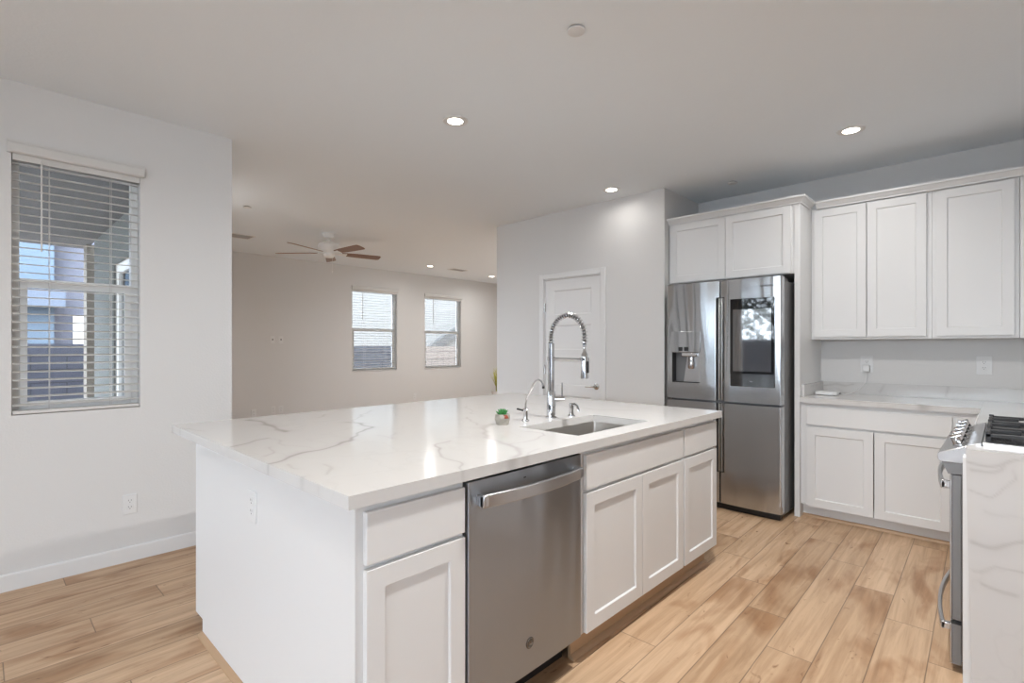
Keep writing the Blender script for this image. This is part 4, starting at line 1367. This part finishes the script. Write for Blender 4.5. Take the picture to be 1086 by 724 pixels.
# ceiling fan
fxx, fyy = 3.064, 6.142
fn = thing('ceiling_fan', 'white ceiling fan with five walnut brown blades in the living room', 'ceiling fan', (fxx, fyy, H))
MB().lathe([(.075, H), (.075, H - .020), (.060, H - .050), (.030, H - .066), (0, H - .066)], (fxx, fyy, 0), 28).build('canopy', FANBACK, fn)
MB().cyl((fxx, fyy, H - .06), (fxx, fyy, 2.60), .013, seg=12).build('downrod', FANBACK, fn)
MB().lathe([(.03, 2.625), (.06, 2.615), (.115, 2.592), (.130, 2.570), (.130, 2.530), (.118, 2.505), (.085, 2.485), (.070, 2.470), (.070, 2.440), (.055, 2.422), (0, 2.418)], (fxx, fyy, 0), 32).build('motor_housing', FANBACK, fn)
for k in range(5):
    th = R(-17 + 72 * k)                 # angle from straight away, clockwise
    fwd = Vector((math.cos(R(YAW)), math.sin(R(YAW)), 0)); rgt = Vector((math.sin(R(YAW)), -math.cos(R(YAW)), 0))
    d = fwd * math.cos(th) + rgt * math.sin(th)
    s = Vector((-d.y, d.x, 0))
    up = Vector((0, 0, 1))
    tl = (s * math.cos(R(13)) - up * math.sin(R(13))); nn = d.cross(tl).normalized()
    c0 = Vector((fxx, fyy, 2.478))
    out = [(.16, -.042), (.30, -.055), (.50, -.062), (.635, -.064), (.655, -.056), (.665, -.035), (.665, .035), (.655, .056), (.635, .064), (.50, .062), (.30, .055), (.16, .042)]
    A1 = [(c0 + d * r_ + tl * w + nn * .003)[:] for r_, w in out]; B1 = [(c0 + d * r_ + tl * w - nn * .003)[:] for r_, w in out]
    m = len(out)
    bl = MB().add(A1 + B1, [tuple(range(m)), tuple(range(2 * m - 1, m - 1, -1))] + [(i, (i + 1) % m, (i + 1) % m + m, i + m) for i in range(m)]).build('blade', FANWOOD, fn)
    A1 = [(c0 + d * r_ + tl * w - nn * .004 - up * .0)[:] for r_, w in ((.065, -.018), (.14, -.022), (.22, -.034), (.22, .034), (.14, .022), (.065, .018))]
    B1 = [(Vector(p) - nn * .006)[:] for p in A1]
    MB().add(A1 + B1, [tuple(range(6)), tuple(range(11, 5, -1))] + [(i, (i + 1) % 6, (i + 1) % 6 + 6, i + 6) for i in range(6)]).build('blade_bracket', FANBACK, bl)
MB().cyl((fxx + .03, fyy - .03, 2.43), (fxx + .03, fyy - .03, 2.25), .0016, seg=6).lathe([(0, 2.222), (.007, 2.228), (.009, 2.240), (.006, 2.250), (0, 2.254)], (fxx + .03, fyy - .03, 0), 10).build('pull_chain', FANBACK, fn)

# potted grass beyond the pantry wall
gx_, gy_ = 6.36, 6.385
pg = thing('potted_plant', 'yellow-green tall grass plant in a white pot peeking past the pantry wall', 'plant', (gx_, gy_, 0))
MB().lathe([(.10, 0), (.11, .01), (.15, .50), (.16, .52), (.145, .52), (.14, .48), (0, .48)], (gx_, gy_, 0), 28).build('pot', PLASTIC, pg)
gm = MB()
rnd = random.Random(3)
for i in range(150):
    a = rnd.uniform(0, 2 * math.pi); r0 = rnd.uniform(0, .08); L_ = rnd.uniform(.28, .46); ln = rnd.uniform(.02, .13)
    b_ = Vector((gx_ + r0 * math.cos(a), gy_ + r0 * math.sin(a), .475))
    pth = [(b_ + Vector((math.cos(a) * ln * t * t, math.sin(a) * ln * t * t, L_ * t)))[:] for t in (0, .35, .7, 1)]
    gm.tube(pth, [.005, .006, .0045, .0008], 4, .4)
gm.build('foliage', GRASSL, pg)

# ------------------------------------------------------------------ outdoors seen through the glass
gd = MB().box(-14, 30, -14, 40, -.35, -.25).build('ground', GRAVEL); gd['kind'] = 'structure'
pr_ = MB().box(-3.0, XC - .16, YW + .16, 9.25, 2.66, 2.86).build('patio_roof', SOFFIT); pr_['kind'] = 'structure'
pl_ = MB().box(-3.0, XC - .16, YW + .16, 9.25, -.25, -.03).build('patio_slab', GRAVEL); pl_['kind'] = 'structure'
pc = MB().box(1.00, 1.24, 8.80, 9.10, -.25, 2.66).build('patio_column', STUCCO, loc=(1.12, 8.95, -.25))
tag(pc, 'beige stucco patio column seen through the dining window', 'column')
xw_ = XC - .15
EXT = pbr('exterior_wall_paint', (0.13, 0.138, 0.135), 0.9)
struct(holed_wall('y', YW + .16, 8.45, -.25, 2.655, xw_ - .02, xw_, [(5.2, 7.1, 0, 2.2)]), 'wall_exterior', EXT)
fm = MB()
xd_ = xw_ + .06
for a, b in ((5.2, 5.28), (6.12, 6.22), (7.02, 7.10)): fm.box(xd_ - .05, xd_, a, b, 0, 2.2)
for a, b in ((5.28, 6.12), (6.22, 7.02)): fm.box(xd_ - .05, xd_, a, b, 0, .08).box(xd_ - .05, xd_, a, b, 2.10, 2.2)
gd_ = struct(fm, 'door_4', VINYL, bevel=.003)
MB().box(xd_ - .028, xd_ - .022, 5.28, 7.02, .08, 2.10).build('pane', GLASS, gd_)
bw = MB().box(-5, 1.9, 10.4, 10.6, -.25, 1.34).build('block_wall', CMU_BLUE, loc=(-1, 10.5, -.25))
tag(bw, 'blue-grey block garden wall seen through the dining window', 'wall', 'garden block walls')
nb = thing('street_house', 'pale neighbouring house beyond the block wall through the dining window', 'building', (.8, 16, -.25))
MB().box(-6, 1.15, 15.0, 22, -.25, 5.6).build('wall', BLUEPAINT, nb)
MB().box(1.15, 3.6, 15.4, 22, -.25, 5.2).build('side_wall', LAVENDER, nb)
MB().box(1.50, 2.10, 15.34, 15.40, .6, 2.0).build('window', VINYL, nb)
MB().box(-6.3, 1.3, 14.55, 15.0, 2.15, 2.55).build('eave', DKROOF, nb)
bn = thing('wheelie_bin', 'dark blue bin standing by the block wall through the dining window', 'bin', (1.30, 9.75, -.25))
MB().hexa([(1.20, 9.62, -.2), (1.50, 9.62, -.2), (1.50, 9.92, -.2), (1.20, 9.92, -.2)], [(1.15, 9.56, .72), (1.55, 9.56, .72), (1.55, 9.98, .72), (1.15, 9.98, .72)]).build('body', BINBLUE, bn, bevel=.02)
MB().box(1.13, 1.57, 9.53, 10.0, .72, .78).build('lid', BINBLUE, bn, bevel=.015)
MB().cyl((1.22, 9.95, -.17), (1.48, 9.95, -.17), .08, seg=16).build('wheel', BLACK, bn)
bw = MB().box(4.6, 7.75, 11.4, 11.6, -.25, 1.31).build('block_wall', CMU_SHADED, loc=(6.2, 11.5, -.25))
tag(bw, 'block garden wall coloured dark grey as in shade, seen through the left back window', 'wall', 'garden block walls')
bw = MB().box(7.75, 12.5, 11.4, 11.6, -.25, 1.31).build('block_wall', CMU_SUNLIT, loc=(9.8, 11.5, -.25))
tag(bw, 'block garden wall coloured pale pinkish as in sun, seen through the right back window', 'wall', 'garden block walls')
nh = thing('street_house', 'pale house with a sloping grey roof edge beyond the back windows', 'building', (12, 17, -.25))
MB().box(5.0, 20.0, 15.0, 17.0, -.25, 6.5).build('wall', pbr('white_render', (.20, .197, .19), .9), nh)
MB().prism([(11.2, .98), (13.2, 2.08), (13.2, 2.42), (11.2, 1.32)], 'y', 14.8, 15.0).build('roof_edge', FASCIA, nh)
# behind the camera, seen only in reflections
bw = MB().box(-7.2, -7.0, -4, 9, -.25, 1.5).build('block_wall', CMU_BLUE, loc=(-7.1, 2, -.25))
tag(bw, 'block garden wall behind the camera, seen reflected in the fridge screen', 'wall', 'garden block walls')
tr = thing('garden_tree', 'leafy garden tree reflected in the fridge door screen', 'tree', (-8.2, 4.6, -.25))
tk = MB().tube([(-8.2, 4.6, -.25), (-8.15, 4.65, 1.2), (-8.2, 4.7, 2.2), (-8.1, 4.8, 3.4)], [.14, .11, .09, .04], 10)
for i in range(9):
    a = i * .7 + .2
    tk.tube([(-8.2, 4.68, 1.6 + .15 * i), (-8.2 + .6 * math.cos(a), 4.68 + .8 * math.sin(a), 2.2 + .18 * i), (-8.2 + 1.0 * math.cos(a), 4.68 + 1.5 * math.sin(a), 2.6 + .2 * i)], [.04, .03, .012], 6)
tk.build('trunk', BARK, tr)
lf = MB(); rnd = random.Random(11)
for i in range(4200):
    while True:
        p = Vector((rnd.uniform(-1, 1), rnd.uniform(-1, 1), rnd.uniform(-1, 1)))
        if .25 < p.length < 1: break
    c_ = Vector((-8.2 + p.x * 1.3, 4.9 + p.y * 2.4, 2.75 + p.z * 1.6))
    a = Vector((rnd.uniform(-1, 1), rnd.uniform(-1, 1), rnd.uniform(-1, 1))).normalized() * .075
    b_ = a.cross(Vector((rnd.uniform(-1, 1), rnd.uniform(-1, 1), rnd.uniform(-1, 1)))).normalized() * .04
    lf.add([(c_ - a)[:], (c_ + b_)[:], (c_ + a)[:], (c_ - b_)[:]], [(0, 1, 2, 3)])
lf.build('foliage', TREELEAF, tr, smooth=False)
